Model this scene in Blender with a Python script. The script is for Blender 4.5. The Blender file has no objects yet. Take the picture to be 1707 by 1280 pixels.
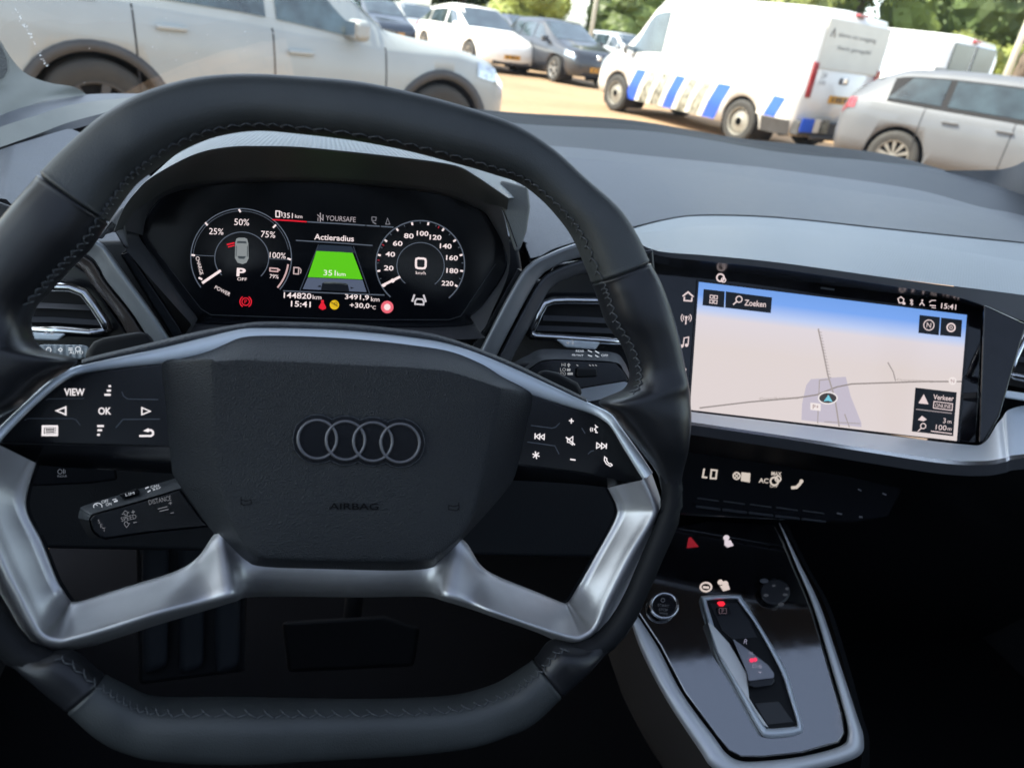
import bpy, bmesh, math, random
from mathutils import Vector, Matrix
import numpy as np
random.seed(7)
rad = math.radians
S = bpy.context.scene
COL = S.collection
# ------------------------------------------------------------------ camera, sky, sun, exposure
EXP = 2.3
SUN_EL, SUN_DIR = 50.0, (-0.985, 0.17)          # horizontal direction TOWARDS the sun
SKY = 0.135
SUN_STRENGTH = 2.9
CAM = Vector((0, 0, 1.30))
RX, UX, FX = Vector((0.9661, -0.2261, 0.1243)), Vector((-0.0045, 0.4668, 0.8844)), Vector((0.2580, 0.8550, -0.4499))
F = 1183.0
cd = bpy.data.cameras.new('camera'); cam = bpy.data.objects.new('camera', cd); COL.objects.link(cam)
m = Matrix((RX, UX, -FX)).transposed().to_4x4(); m.translation = CAM; cam.matrix_world = m
cd.sensor_fit = 'HORIZONTAL'; cd.sensor_width = 36.0; cd.lens = 36.0 * F / 1707.0
cd.clip_start = 0.02; cd.clip_end = 2000
cd.dof.use_dof = True; cd.dof.focus_distance = 0.46; cd.dof.aperture_fstop = 10.5
S.camera = cam
W = bpy.data.worlds.new('World'); S.world = W; W.use_nodes = True
nt = W.node_tree; bg = nt.nodes['Background']
sky = nt.nodes.new('ShaderNodeTexSky'); sky.sky_type = 'NISHITA'; sky.sun_disc = False
sky.sun_elevation = rad(SUN_EL); sky.sun_rotation = math.atan2(SUN_DIR[0], SUN_DIR[1])
sky.air_density = 1.0; sky.dust_density = 1.5
hsv = nt.nodes.new('ShaderNodeHueSaturation'); hsv.inputs['Saturation'].default_value = .56
nt.links.new(sky.outputs[0], hsv.inputs['Color']); nt.links.new(hsv.outputs[0], bg.inputs[0]); bg.inputs[1].default_value = SKY
sd = bpy.data.lights.new('sun', 'SUN'); sd.energy = SUN_STRENGTH; sd.angle = rad(0.5); sd.color = (1.0, 0.90, 0.74)
so = bpy.data.objects.new('sun', sd); COL.objects.link(so)
so.rotation_euler = Vector((-SUN_DIR[0]*math.cos(rad(SUN_EL)), -SUN_DIR[1]*math.cos(rad(SUN_EL)), -math.sin(rad(SUN_EL)))).to_track_quat('-Z', 'Y').to_euler()
S.view_settings.view_transform = 'Standard'; S.view_settings.look = 'None'
S.view_settings.exposure = EXP; S.view_settings.gamma = 1.0; S.view_settings.use_curve_mapping = False
S.cycles.max_bounces = 10; S.cycles.transparent_max_bounces = 16; S.cycles.caustics_reflective = False; S.cycles.caustics_refractive = False
S.cycles.sample_clamp_indirect = 6.0
try: S.cycles.use_denoising = True
except Exception: pass
# ------------------------------------------------------------------ helpers: materials
def lin(c): 
    c = c/255.0
    return c/12.92 if c <= 0.04045 else ((c+0.055)/1.055)**2.4
def rgb(r, g, b): return (lin(r), lin(g), lin(b))
def principled(name, col, rough=0.5, metal=0.0, spec=0.5, coat=0.0, noise=0.0, nscale=3.0, bump=0.0, bscale=900.0, btype='noise', bdist=0.0004):
    mt = bpy.data.materials.new(name); mt.use_nodes = True
    t = mt.node_tree; b = t.nodes['Principled BSDF']
    b.inputs['Base Color'].default_value = (*col, 1); b.inputs['Roughness'].default_value = rough
    b.inputs['Metallic'].default_value = metal; b.inputs['Specular IOR Level'].default_value = spec
    b.inputs['Coat Weight'].default_value = coat; b.inputs['Coat Roughness'].default_value = 0.03
    tc = t.nodes.new('ShaderNodeTexCoord')
    if noise > 0:
        n = t.nodes.new('ShaderNodeTexNoise'); n.inputs['Scale'].default_value = nscale; n.inputs['Detail'].default_value = 6
        t.links.new(tc.outputs['Object'], n.inputs['Vector'])
        r = t.nodes.new('ShaderNodeMapRange'); r.inputs[1].default_value = .3; r.inputs[2].default_value = .7
        r.inputs[3].default_value = 1-noise; r.inputs[4].default_value = 1+noise
        t.links.new(n.outputs['Fac'], r.inputs[0])
        mx = t.nodes.new('ShaderNodeVectorMath'); mx.operation = 'SCALE'; mx.inputs[0].default_value = col
        t.links.new(r.outputs[0], mx.inputs['Scale']); t.links.new(mx.outputs[0], b.inputs['Base Color'])
        r2 = t.nodes.new('ShaderNodeMapRange'); r2.inputs[1].default_value = .3; r2.inputs[2].default_value = .7
        r2.inputs[3].default_value = max(0, rough*(1-noise*.5)); r2.inputs[4].default_value = min(1, rough*(1+noise*.5))
        t.links.new(n.outputs['Fac'], r2.inputs[0]); t.links.new(r2.outputs[0], b.inputs['Roughness'])
    if bump > 0:
        if btype == 'voronoi':
            n = t.nodes.new('ShaderNodeTexVoronoi'); n.inputs['Scale'].default_value = bscale; out = n.outputs['Distance']
        elif btype == 'wave':
            n = t.nodes.new('ShaderNodeTexWave'); n.bands_direction = 'X'; n.inputs['Scale'].default_value = bscale; n.inputs['Distortion'].default_value = 0; out = n.outputs['Fac']
        else:
            n = t.nodes.new('ShaderNodeTexNoise'); n.inputs['Scale'].default_value = bscale; n.inputs['Detail'].default_value = 3; out = n.outputs['Fac']
        t.links.new(tc.outputs['Object'], n.inputs['Vector'])
        bp = t.nodes.new('ShaderNodeBump'); bp.inputs['Strength'].default_value = bump; bp.inputs['Distance'].default_value = bdist
        t.links.new(out, bp.inputs['Height']); t.links.new(bp.outputs[0], b.inputs['Normal'])
    return mt
_em = {}
def glow(r, g, b, k=1.0):
    key = (r, g, b, k)
    if key in _em: return _em[key]
    mt = bpy.data.materials.new('lit_%d_%d_%d' % (r, g, b)); mt.use_nodes = True; t = mt.node_tree
    p = t.nodes['Principled BSDF']; p.inputs['Base Color'].default_value = (0.02, 0.02, 0.02, 1); p.inputs['Specular IOR Level'].default_value = 0.1
    p.inputs['Emission Color'].default_value = (*rgb(r, g, b), 1); p.inputs['Emission Strength'].default_value = k/2**EXP
    _em[key] = mt; return mt
M = {}
M['leather'] = principled('rim_leather', (.042, .048, .050), .50, spec=.7, noise=.18, nscale=25, bump=.35, bscale=1500, btype='voronoi', bdist=.00025)
M['leather_smooth'] = principled('thumb_leather', (.017, .018, .021), .34, noise=.15, nscale=30, bump=.2, bscale=2500, bdist=.0002)
M['thread'] = principled('thread', (.085, .092, .10), .7)
M['pad'] = principled('pad_vinyl', (.016, .019, .023), .48, noise=.1, nscale=12, bump=.8, bscale=1600, btype='voronoi', bdist=.0006)
M['pad_side'] = principled('textured_rubber', (.03, .034, .04), .55, bump=.8, bscale=700, btype='voronoi', bdist=.0005)
M['satin'] = principled('satin_metal', (.62, .62, .63), .44, metal=.8, noise=.05, nscale=80, bump=.05, bscale=3000, bdist=.0001)
M['satin_light'] = principled('satin_metal_sky_tint', (.72, .79, .86), .42, metal=.35, bump=.05, bscale=3000, bdist=.0001)  # pale blue tint: reflected sky put into the base colour
M['gloss'] = principled('piano_black', (.005, .005, .007), .06, spec=.6, noise=.5, nscale=80)
M['gloss_soft'] = principled('black_plastic', (.010, .011, .014), .22)
M['matte_black'] = principled('matte_black_plastic', (.009, .010, .012), .6, spec=.25, bump=.2, bscale=1200)
M['dark'] = principled('dark_plastic', (.022, .024, .028), .55, noise=.1, nscale=6, bump=.4, bscale=900, btype='voronoi')
M['dash'] = principled('dash_vinyl', (.088, .098, .113), .45, noise=.10, nscale=45, bump=.9, bscale=600, btype='voronoi', bdist=.0003)
M['dash_dark'] = principled('dash_vinyl_dark', (.024, .029, .036), .5, noise=.06, nscale=7, bump=.4, bscale=800, btype='voronoi', bdist=.0003)
M['dash_rib'] = principled('ribbed_dash_skin', (.26, .295, .32), .42, noise=.05, nscale=7, bump=.5, bscale=100, btype='wave', bdist=.0005)
_t = M['dash_rib'].node_tree; _b = _t.nodes['Principled BSDF']; _l = _b.inputs['Base Color'].links[0].from_socket
_w = _t.nodes.new('ShaderNodeTexWave'); _w.bands_direction = 'X'; _w.inputs['Scale'].default_value = 95; _c = _t.nodes.new('ShaderNodeTexCoord'); _t.links.new(_c.outputs['Object'], _w.inputs['Vector'])
_w2 = _t.nodes.new('ShaderNodeTexWave'); _w2.bands_direction = 'Y'; _w2.inputs['Scale'].default_value = 95; _t.links.new(_c.outputs['Object'], _w2.inputs['Vector'])
_m = _t.nodes.new('ShaderNodeMath'); _m.operation = 'MULTIPLY'; _t.links.new(_w.outputs['Fac'], _m.inputs[0]); _t.links.new(_w2.outputs['Fac'], _m.inputs[1])
_r = _t.nodes.new('ShaderNodeMapRange'); _r.inputs[3].default_value = 1.12; _r.inputs[4].default_value = .62; _t.links.new(_m.outputs[0], _r.inputs[0])
_s = _t.nodes.new('ShaderNodeVectorMath'); _s.operation = 'SCALE'; _t.links.new(_l, _s.inputs[0]); _t.links.new(_r.outputs[0], _s.inputs['Scale']); _t.links.new(_s.outputs[0], _b.inputs['Base Color'])
M['hood_side'] = principled('cluster_hood_skin', (.115, .125, .13), .5, noise=.08, nscale=9, bump=.5, bscale=900, btype='voronoi')
M['frame_grey'] = principled('display_frame_plastic', (.085, .088, .098), .42, bump=.2, bscale=1500)
M['trim_pillar'] = principled('pillar_fabric', (.26, .27, .25), .75, noise=.08, nscale=20, bump=.4, bscale=1500)
M['roof'] = principled('headliner', (.05, .05, .052), .9, noise=.05, nscale=40)
M['carpet'] = principled('carpet', (.005, .0055, .007), .95, spec=.08, bump=.8, bscale=500)
M['chrome'] = principled('bright_trim', (.72, .73, .75), .18, metal=1.0)
M['rubber'] = principled('tyre_rubber', (.035, .033, .030), .8, noise=.3, nscale=8)
M['alloy'] = principled('alloy_wheel', (.42, .41, .39), .4, metal=.6, noise=.15, nscale=12)
M['liner'] = principled('arch_liner', (.012, .012, .014), .9)
M['plastic_grey'] = principled('cladding', (.05, .05, .052), .65, noise=.2, nscale=10)
M['plate'] = principled('yellow_plate', (.62, .30, .02), .4)
M['ink'] = principled('plate_ink', (.02, .02, .02), .5)
M['lamp_red'] = principled('red_lamp', (.26, .002, .006), .15, coat=1)
M['lamp_clear'] = principled('headlamp', (.45, .5, .55), .12, metal=.5, coat=1, noise=.5, nscale=22)
M['car_glass'] = principled('tinted_glass', (.03, .045, .055), .04, spec=.9, coat=.5, noise=.6, nscale=2.5)
M['teal_glass'] = principled('bluish_car_glass', (.05, .08, .09), .05, spec=.8, coat=.6, noise=.75, nscale=5)
def pane(name, tint, gloss=0.06, haze=0.0):
    mt = bpy.data.materials.new(name); mt.use_nodes = True; t = mt.node_tree; t.nodes.clear()
    o = t.nodes.new('ShaderNodeOutputMaterial'); tr = t.nodes.new('ShaderNodeBsdfTransparent'); gl = t.nodes.new('ShaderNodeBsdfGlossy')
    tr.inputs[0].default_value = (*tint, 1); gl.inputs['Roughness'].default_value = .02
    lw = t.nodes.new('ShaderNodeLayerWeight'); lw.inputs[0].default_value = .5
    pw = t.nodes.new('ShaderNodeMath'); pw.operation = 'POWER'; pw.inputs[1].default_value = 4.5; t.links.new(lw.outputs['Facing'], pw.inputs[0])
    fr = t.nodes.new('ShaderNodeMath'); fr.operation = 'MULTIPLY_ADD'; fr.inputs[1].default_value = .8; fr.inputs[2].default_value = gloss*.5; t.links.new(pw.outputs[0], fr.inputs[0])
    mx = t.nodes.new('ShaderNodeMixShader'); t.links.new(fr.outputs[0], mx.inputs[0]); t.links.new(tr.outputs[0], mx.inputs[1]); t.links.new(gl.outputs[0], mx.inputs[2])
    last = mx
    if haze:
        df = t.nodes.new('ShaderNodeBsdfDiffuse'); df.inputs[0].default_value = (.7, .75, .8, 1)
        tx = t.nodes.new('ShaderNodeTexNoise'); tx.inputs['Scale'].default_value = 2.2; tc = t.nodes.new('ShaderNodeTexCoord'); t.links.new(tc.outputs['Object'], tx.inputs['Vector'])
        mr = t.nodes.new('ShaderNodeMapRange'); mr.inputs[1].default_value = .3; mr.inputs[2].default_value = .7; mr.inputs[3].default_value = haze*.6; mr.inputs[4].default_value = haze*1.4
        t.links.new(tx.outputs['Fac'], mr.inputs[0])
        m2 = t.nodes.new('ShaderNodeMixShader'); t.links.new(mr.outputs[0], m2.inputs[0]); t.links.new(mx.outputs[0], m2.inputs[1]); t.links.new(df.outputs[0], m2.inputs[2]); last = m2
    t.links.new(last.outputs[0], o.inputs[0]); return mt
M['windscreen'] = pane('windscreen_glass', (.90, .95, .94), haze=.045)
M['side_glass'] = pane('side_glass', (.55, .60, .59))
M['roof_glass'] = pane('tinted_roof_glass', (.33, .36, .40))
M['privacy'] = pane('privacy_glass', (.12, .13, .14))
M['cabin_glass'] = pane('clear_car_glass', (.55, .68, .70))
# ------------------------------------------------------------------ helpers: geometry
ORG = Vector((0, 0, 0))
def ray(p):
    return FX + RX*((p[0]-853.5)/F) + UX*(-(p[1]-640.0)/F)
def nrm(yaw, tilt):                       # surface facing the driver; yaw>0 turned to the left, tilt>0 leaning back
    y, t = rad(yaw), rad(tilt)
    return Vector((-math.sin(y)*math.cos(t), -math.cos(y)*math.cos(t), math.sin(t)))
WHEEL = (nrm(0, 24.8), .340)
CLUS = (nrm(0, 14), .590)
MMI = (nrm(13.0, 30.5), .6395)
def U(p, pl, h=0.0):                      # picture point carried on to a real plane, lifted h towards the driver
    r = ray(p); n, D = pl
    return CAM + r*((-D+h)/r.dot(n))
def Y(p, y): return U(p, (Vector((0, -1, 0)), y))
def Z(p, z): return U(p, (Vector((0, 0, 1)), CAM.z - z))
def PT(pt, n): 
    n = Vector(n).normalized(); return (n, -(Vector(pt)-CAM).dot(n))
def prop(o, label=None, cat=None, group=None, kind=None):
    if label: o['label'] = label
    if cat: o['category'] = cat
    if group: o['group'] = group
    if kind: o['kind'] = kind
    return o
def thing(name, loc, label, cat, rz=0.0, group=None):
    global ORG
    o = bpy.data.objects.new(name, None); COL.objects.link(o); o.empty_display_size = .05
    o.location = loc; o.rotation_euler = (0, 0, rz); ORG = Vector(loc) if rz == 0 else Vector((0, 0, 0))
    return prop(o, label, cat, group)
def obj(name, verts, faces, mat, parent=None, smooth=False, bevel=0.0, seg=2, label=None, local=False, angle=35):
    me = bpy.data.meshes.new(name)
    if local: vs = [tuple(v) for v in verts]
    else: vs = [tuple(Vector(v)-ORG) for v in verts] if parent else [tuple(v) for v in verts]
    me.from_pydata(vs, [], faces); me.validate(); me.update()
    bm = bmesh.new(); bm.from_mesh(me); bmesh.ops.recalc_face_normals(bm, faces=bm.faces); bm.to_mesh(me); bm.free()
    if smooth: me.polygons.foreach_set('use_smooth', [True]*len(me.polygons))
    me.materials.append(mat)
    o = bpy.data.objects.new(name, me); COL.objects.link(o)
    if parent: o.parent = parent
    if bevel:
        b = o.modifiers.new('bevel', 'BEVEL'); b.width = bevel; b.segments = seg; b.limit_method = 'ANGLE'; b.angle_limit = rad(angle); b.harden_normals = True
        me.polygons.foreach_set('use_smooth', [True]*len(me.polygons))
    if label: o['label'] = label
    return o
def cr(pts, n, closed=False, t=None):
    P = np.array([tuple(p) for p in pts], float); k = len(P)
    segs = k if closed else k-1
    ts = np.linspace(0, segs, n, endpoint=not closed) if t is None else np.array(t)
    out = []
    for u in ts:
        i = min(int(u), segs-1); f = u-i
        g = (lambda j: P[j % k]) if closed else (lambda j: P[max(0, min(k-1, j))])
        p0, p1, p2, p3 = g(i-1), g(i), g(i+1), g(i+2)
        out.append(.5*((2*p1)+(-p0+p2)*f+(2*p0-5*p1+4*p2-p3)*f*f+(-p0+3*p1-3*p2+p3)*f**3))
    return out
def arc(pts, n):                           # smooth curve sampled evenly along its length
    d = np.array(cr(pts, max(8*len(pts), 40))); L = np.r_[0, np.cumsum(np.linalg.norm(np.diff(d, axis=0), axis=1))]
    t = np.linspace(0, L[-1], n); return [np.array([np.interp(x, L, d[:, k]) for k in range(d.shape[1])]) for x in t]
def loft(name, rows, mat, parent=None, n=60, nv=1, match=False, closed=False, smooth=True, label=None, thick=0.0, caps=False):
    R_ = [cr(r, n, closed) for r in rows] if match else [arc(r, n) for r in rows]
    if nv > 1:
        cols = [cr([r[i] for r in R_], (len(rows)-1)*nv+1) for i in range(n)]
        R_ = [[c[j] for c in cols] for j in range(len(cols[0]))]
    V = [v for r in R_ for v in r]; Fc = []
    for j in range(len(R_)-1):
        for i in range(n if closed else n-1):
            a = j*n+i; b = j*n+(i+1) % n
            Fc.append((a, b, b+n, a+n))
    o = obj(name, V, Fc, mat, parent, smooth, label=label)
    if thick:
        s = o.modifiers.new('thickness', 'SOLIDIFY'); s.thickness = thick; s.offset = 0
    return o
def plate(name, px, pl, h0, h1, mat, parent=None, bevel=.001, seg=2, round_=0, label=None, closed_curve=0):
    if closed_curve: px = [tuple(p) for p in cr(px, closed_curve, True)]
    n = len(px); V = [U(p, pl, h1) for p in px]+[U(p, pl, h0) for p in px]
    return obj(name, V, [tuple(range(n)), tuple(range(2*n-1, n-1, -1))]+[(i, (i+1) % n, n+(i+1) % n, n+i) for i in range(n)], mat, parent, bevel=bevel, seg=seg, label=label)
def ribbon_px(pts, w, closed=False):
    P = [np.array(p, float) for p in pts]; n = len(P); out = []
    for i in range(n):
        a = P[i-1] if (i > 0 or closed) else None; b = P[(i+1) % n] if (i < n-1 or closed) else None
        d1 = (P[i]-a)/max(1e-9, np.linalg.norm(P[i]-a)) if a is not None else None
        d2 = (b-P[i])/max(1e-9, np.linalg.norm(b-P[i])) if b is not None else None
        if d1 is None: d1 = d2
        if d2 is None: d2 = d1
        t = d1+d2; L = np.linalg.norm(t); t = t/L if L > 1e-6 else d1
        nn = np.array([-t[1], t[0]]); k = 1/max(.5, abs(np.dot(nn, np.array([-d1[1], d1[0]]))))
        out.append((P[i]+nn*w/2*k, P[i]-nn*w/2*k))
    return out
class Art:                                 # flat marks (lettering, icons, lines) lying on one real plane
    def __init__(s, pl, h): s.pl, s.h, s.V, s.F = pl, h, [], []
    def line(s, pts, w=1.5, closed=False):
        R_ = ribbon_px(pts, w, closed); o = len(s.V)
        for a, b in R_: s.V += [U(a, s.pl, s.h), U(b, s.pl, s.h)]
        n = len(R_)
        for i in range(n if closed else n-1):
            j = (i+1) % n; s.F.append((o+2*i, o+2*i+1, o+2*j+1, o+2*j))
        return s
    def poly(s, pts):
        o = len(s.V); s.V += [U(p, s.pl, s.h) for p in pts]; s.F.append(tuple(range(o, o+len(pts)))); return s
    def circ(s, c, r, w=0, a0=0, a1=360, ry=None, n=40):
        ry = ry or r; full = abs(a1-a0) >= 360
        k = n if full else n+1
        pts = [(c[0]+r*math.cos(rad(a0+(a1-a0)*i/n)), c[1]+ry*math.sin(rad(a0+(a1-a0)*i/n))) for i in range(k)]
        return s.line(pts, w, full) if w else s.poly(pts)
    def text(s, t, c, w=None, h=None, rot=0, shear=0, bold=0.0):
        cu = bpy.data.curves.new('t', 'FONT'); cu.body = t; cu.offset = bold; cu.resolution_u = 3
        ob = bpy.data.objects.new('t', cu); COL.objects.link(ob)
        me = bpy.data.meshes.new_from_object(ob.evaluated_get(bpy.context.evaluated_depsgraph_get()))
        vs = [v.co.copy() for v in me.vertices]; fs = [tuple(p.vertices) for p in me.polygons]
        bpy.data.objects.remove(ob); bpy.data.curves.remove(cu); bpy.data.meshes.remove(me)
        x0, x1 = min(v.x for v in vs), max(v.x for v in vs); y0, y1 = min(v.y for v in vs), max(v.y for v in vs)
        k = w/(x1-x0) if w else h/(y1-y0); ky = h/(y1-y0) if h else k
        o = len(s.V); ca, sa = math.cos(rad(rot)), math.sin(rad(rot))
        for v in vs:
            x, y = (v.x-(x0+x1)/2)*k, -(v.y-(y0+y1)/2)*ky; x -= shear*y
            s.V.append(U((c[0]+x*ca-y*sa, c[1]+x*sa+y*ca), s.pl, s.h))
        s.F += [tuple(o+i for i in f) for f in fs]; return s
    def build(s, name, mat, parent, label=None): return obj(name, s.V, s.F, mat, parent, label=label)
def tube(name, pts, r, mat, parent=None, n=8, closed=False, label=None):
    V, Fc = tube_vf(pts, r, n, closed); return obj(name, V, Fc, mat, parent, True, label=label)
def tube_vf(pts, r, n=8, closed=False, off=0):
    P = [Vector(p) for p in pts]; V, Fc = [], []; up = Vector((0.13, .2, .97)); k = len(P)
    rr = r if isinstance(r, (list, tuple)) else [r]*k
    for i in range(k):
        a = P[i-1] if (i > 0 or closed) else P[i]; b = P[(i+1) % k] if (i < k-1 or closed) else P[i]
        d = (b-a).normalized(); x = d.cross(up).normalized(); y = d.cross(x)
        for j in range(n): V.append(P[i]+(x*math.cos(2*math.pi*j/n)+y*math.sin(2*math.pi*j/n))*rr[i])
    for i in range(k if closed else k-1):
        i2 = (i+1) % k
        for j in range(n): Fc.append((off+i*n+j, off+i*n+(j+1) % n, off+i2*n+(j+1) % n, off+i2*n+j))
    if not closed: Fc += [tuple(off+j for j in range(n)), tuple(off+(k-1)*n+j for j in range(n))]
    return V, Fc
def boxvf(c, s, off=0):
    V = [Vector((c[0]+sx*s[0]/2, c[1]+sy*s[1]/2, c[2]+sz*s[2]/2)) for sx in (-1, 1) for sy in (-1, 1) for sz in (-1, 1)]
    return V, [tuple(off+i for i in f) for f in ((0, 1, 3, 2), (4, 6, 7, 5), (0, 4, 5, 1), (2, 3, 7, 6), (0, 2, 6, 4), (1, 5, 7, 3))]
def box(name, c, s, mat, parent=None, bevel=.005, local=False, label=None):
    V, Fc = boxvf(c, s); return obj(name, V, Fc, mat, parent, bevel=bevel, local=local, label=label)
#@@SECTION setting
# ------------------------------------------------------------------ ground
def ground_mat():
    mt = principled('paving', (.30, .20, .125), .85)
    t = mt.node_tree; b = t.nodes['Principled BSDF']; tc = t.nodes.new('ShaderNodeTexCoord')
    n1 = t.nodes.new('ShaderNodeTexNoise'); n1.inputs['Scale'].default_value = .35; n1.inputs['Detail'].default_value = 8
    br = t.nodes.new('ShaderNodeTexBrick'); br.inputs['Scale'].default_value = 5; br.inputs['Mortar Size'].default_value = .012
    br.inputs['Color1'].default_value = (.44, .29, .165, 1); br.inputs['Color2'].default_value = (.37, .245, .14, 1); br.inputs['Mortar'].default_value = (.20, .15, .10, 1)
    mx = t.nodes.new('ShaderNodeMix'); mx.data_type = 'RGBA'; mx.blend_type = 'MULTIPLY'; mx.inputs[0].default_value = .75
    cr_ = t.nodes.new('ShaderNodeValToRGB'); cr_.color_ramp.elements[0].position = .3; cr_.color_ramp.elements[0].color = (.6, .55, .5, 1); cr_.color_ramp.elements[1].position = .7
    t.links.new(tc.outputs['Object'], n1.inputs['Vector']); t.links.new(tc.outputs['Object'], br.inputs['Vector'])
    t.links.new(n1.outputs['Fac'], cr_.inputs[0]); t.links.new(br.outputs['Color'], mx.inputs[6]); t.links.new(cr_.outputs[0], mx.inputs[7]); t.links.new(mx.outputs[2], b.inputs['Base Color'])
    return mt
G = 600
prop(obj('ground', [(-G, -G, 0), (G, -G, 0), (G, G, 0), (-G, G, 0)], [(0, 1, 2, 3)], ground_mat()), kind='structure')
M['grass'] = principled('grass', (.09, .11, .03), .9, noise=.4, nscale=.8)
prop(obj('grass_verge', [(-60, 40, .004), (80, 34, .004), (120, 140, .004), (-60, 150, .004)], [(0, 1, 2, 3)], M['grass']), kind='structure')
# ------------------------------------------------------------------ trees
def leaf_mat(name, c):
    mt = principled(name, c, .6, noise=.5, nscale=.9); b = mt.node_tree.nodes['Principled BSDF']
    b.inputs['Subsurface Weight'].default_value = 0; b.inputs['Transmission Weight'].default_value = 0
    return mt
LEAF = [leaf_mat('leaf_mid', (.10, .14, .028)), leaf_mat('leaf_dark', (.05, .078, .02)), leaf_mat('leaf_yellow', (.21, .24, .05))]
M['bark'] = principled('bark', (.13, .10, .075), .9, noise=.4, nscale=4, bump=.6, bscale=12, bdist=.03)
def crown_mesh(seed, n, lobes, size):
    rnd = random.Random(seed); V, Fc = [], []
    L = [(Vector((rnd.uniform(-.6, .6), rnd.uniform(-.6, .6), rnd.uniform(-.55, .6))), rnd.uniform(.32, .55)) for _ in range(lobes)]
    for i in range(n):
        c, r = rnd.choice(L)
        d = Vector((rnd.gauss(0, 1), rnd.gauss(0, 1), rnd.gauss(0, 1))).normalized()
        p = c+d*r*(rnd.random()**.35)
        a = Vector((rnd.gauss(0, 1), rnd.gauss(0, 1), rnd.gauss(0, 1))).normalized(); b = a.cross(Vector((rnd.gauss(0, 1), rnd.gauss(0, 1), rnd.gauss(0, 1)))).normalized()
        s = size*rnd.uniform(.5, 1.3); o = len(V)
        V += [p-a*s, p+b*s*.55, p+a*s, p-b*s*.55]; Fc.append((o, o+1, o+2, o+3))
    for c, r in L:                          # dense inner masses so little sky shows through
        bm = bmesh.new(); bmesh.ops.create_icosphere(bm, subdivisions=3, radius=r*.80)
        o = len(V)
        for v in bm.verts:
            k = 1+.16*math.sin(v.co.x*23+c.x*9)*math.sin(v.co.y*19+1)*math.sin(v.co.z*21+2)+.06*rnd.uniform(-1, 1); V.append(c+v.co*k)
        Fc += [tuple(o+v.index for v in f.verts) for f in bm.faces]; bm.free()
    me = bpy.data.meshes.new('crown'); me.from_pydata([tuple(v) for v in V], [], Fc); me.update(); return me
CROWNS = [crown_mesh(3, 11000, 16, .034), crown_mesh(8, 11000, 20, .032), crown_mesh(15, 10000, 12, .036)]
def tree(x, y, h, r, tr, kind, label, ci=0, cz=None, sq=.8, trunk=True, lean=(0, 0), group=None, name='broadleaf_tree'):
    t = thing(name, (x, y, 0), label, 'tree', group=group)
    cz = cz if cz is not None else h-r*sq*.9
    me = CROWNS[ci].copy(); me.materials.append(LEAF[kind]); c = bpy.data.objects.new('crown', me); COL.objects.link(c); c.parent = t
    c.location = (lean[0], lean[1], cz); c.scale = (r, r, r*sq); c.rotation_euler = (0, 0, random.uniform(0, 6))
    V, Fc = tube_vf([(0, 0, 0), (lean[0]*.2, lean[1]*.2, cz*.35), (lean[0]*.7, lean[1]*.7, cz*.7), (lean[0], lean[1], cz+r*.3)], [tr*1.25, tr, tr*.8, tr*.3], 10)
    rnd = random.Random(int(x*10+y))
    for k in range(6):
        a = rnd.uniform(0, 6.28); z0 = cz*rnd.uniform(.55, .85); s = z0/cz*.75; q = Vector((lean[0]*s, lean[1]*s, z0))
        e = q+Vector((math.cos(a)*r*.6, math.sin(a)*r*.6, r*.45*rnd.uniform(.5, 1.2)))
        v2, f2 = tube_vf([q, (q+e)/2+Vector((0, 0, .1*r)), e], [tr*.45, tr*.3, tr*.1], 6, off=len(V)); V += v2; Fc += f2
    o = obj('trunk', V, Fc, M['bark'], t, True, local=True)
    return t
#@@SECTION cars
# ------------------------------------------------------------------ vehicles (local x forward, y left, z up)
class Body:
    def __init__(s, st): s.st = st; s.X = [q[0] for q in st]
    def sec(s, x):
        st = s.st; i = max(0, min(len(st)-2, next((k for k in range(len(st)-1) if x <= st[k+1][0]), len(st)-2)))
        f = (x-st[i][0])/(st[i+1][0]-st[i][0]); f = max(0, min(1, f))
        a, b = np.array(st[i][1:], float), np.array(st[i+1][1:], float)
        p, q = np.array(st[max(0, i-1)][1:], float), np.array(st[min(len(st)-1, i+2)][1:], float)
        lin_ = a*(1-f)+b*f; c = .5*(2*a+(b-p)*f+(2*p-5*a+4*b-q)*f*f+(-p+3*a-3*b+q)*f**3)
        v = .6*lin_+.4*c
        zs, zb, zr, w, wr = v
        return [(w*.55, zs), (w*.93, zs+.02), (w, zs+(zb-zs)*.35), (w, zs+(zb-zs)*.72), (w*.975, zb-.03), (w*.95, zb), (wr, zb+(zr-zb)*.82), (wr*.86, zb+(zr-zb)*.97), (0, zr)]
    def pt(s, x, u, side=1, off=0.0):      # u in section-index units 0..8
        S_ = s.sec(x); i = min(7, int(u)); f = u-i; y = S_[i][0]*(1-f)+S_[i+1][0]*f; z = S_[i][1]*(1-f)+S_[i+1][1]*f
        d = Vector((0, S_[i+1][1]-S_[i][1], -(S_[i+1][0]-S_[i][0]))); d = d.normalized() if d.length > 1e-6 else Vector((0, 0, 1))
        return Vector((x, side*(y+d.y*off), z+d.z*off))
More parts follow.
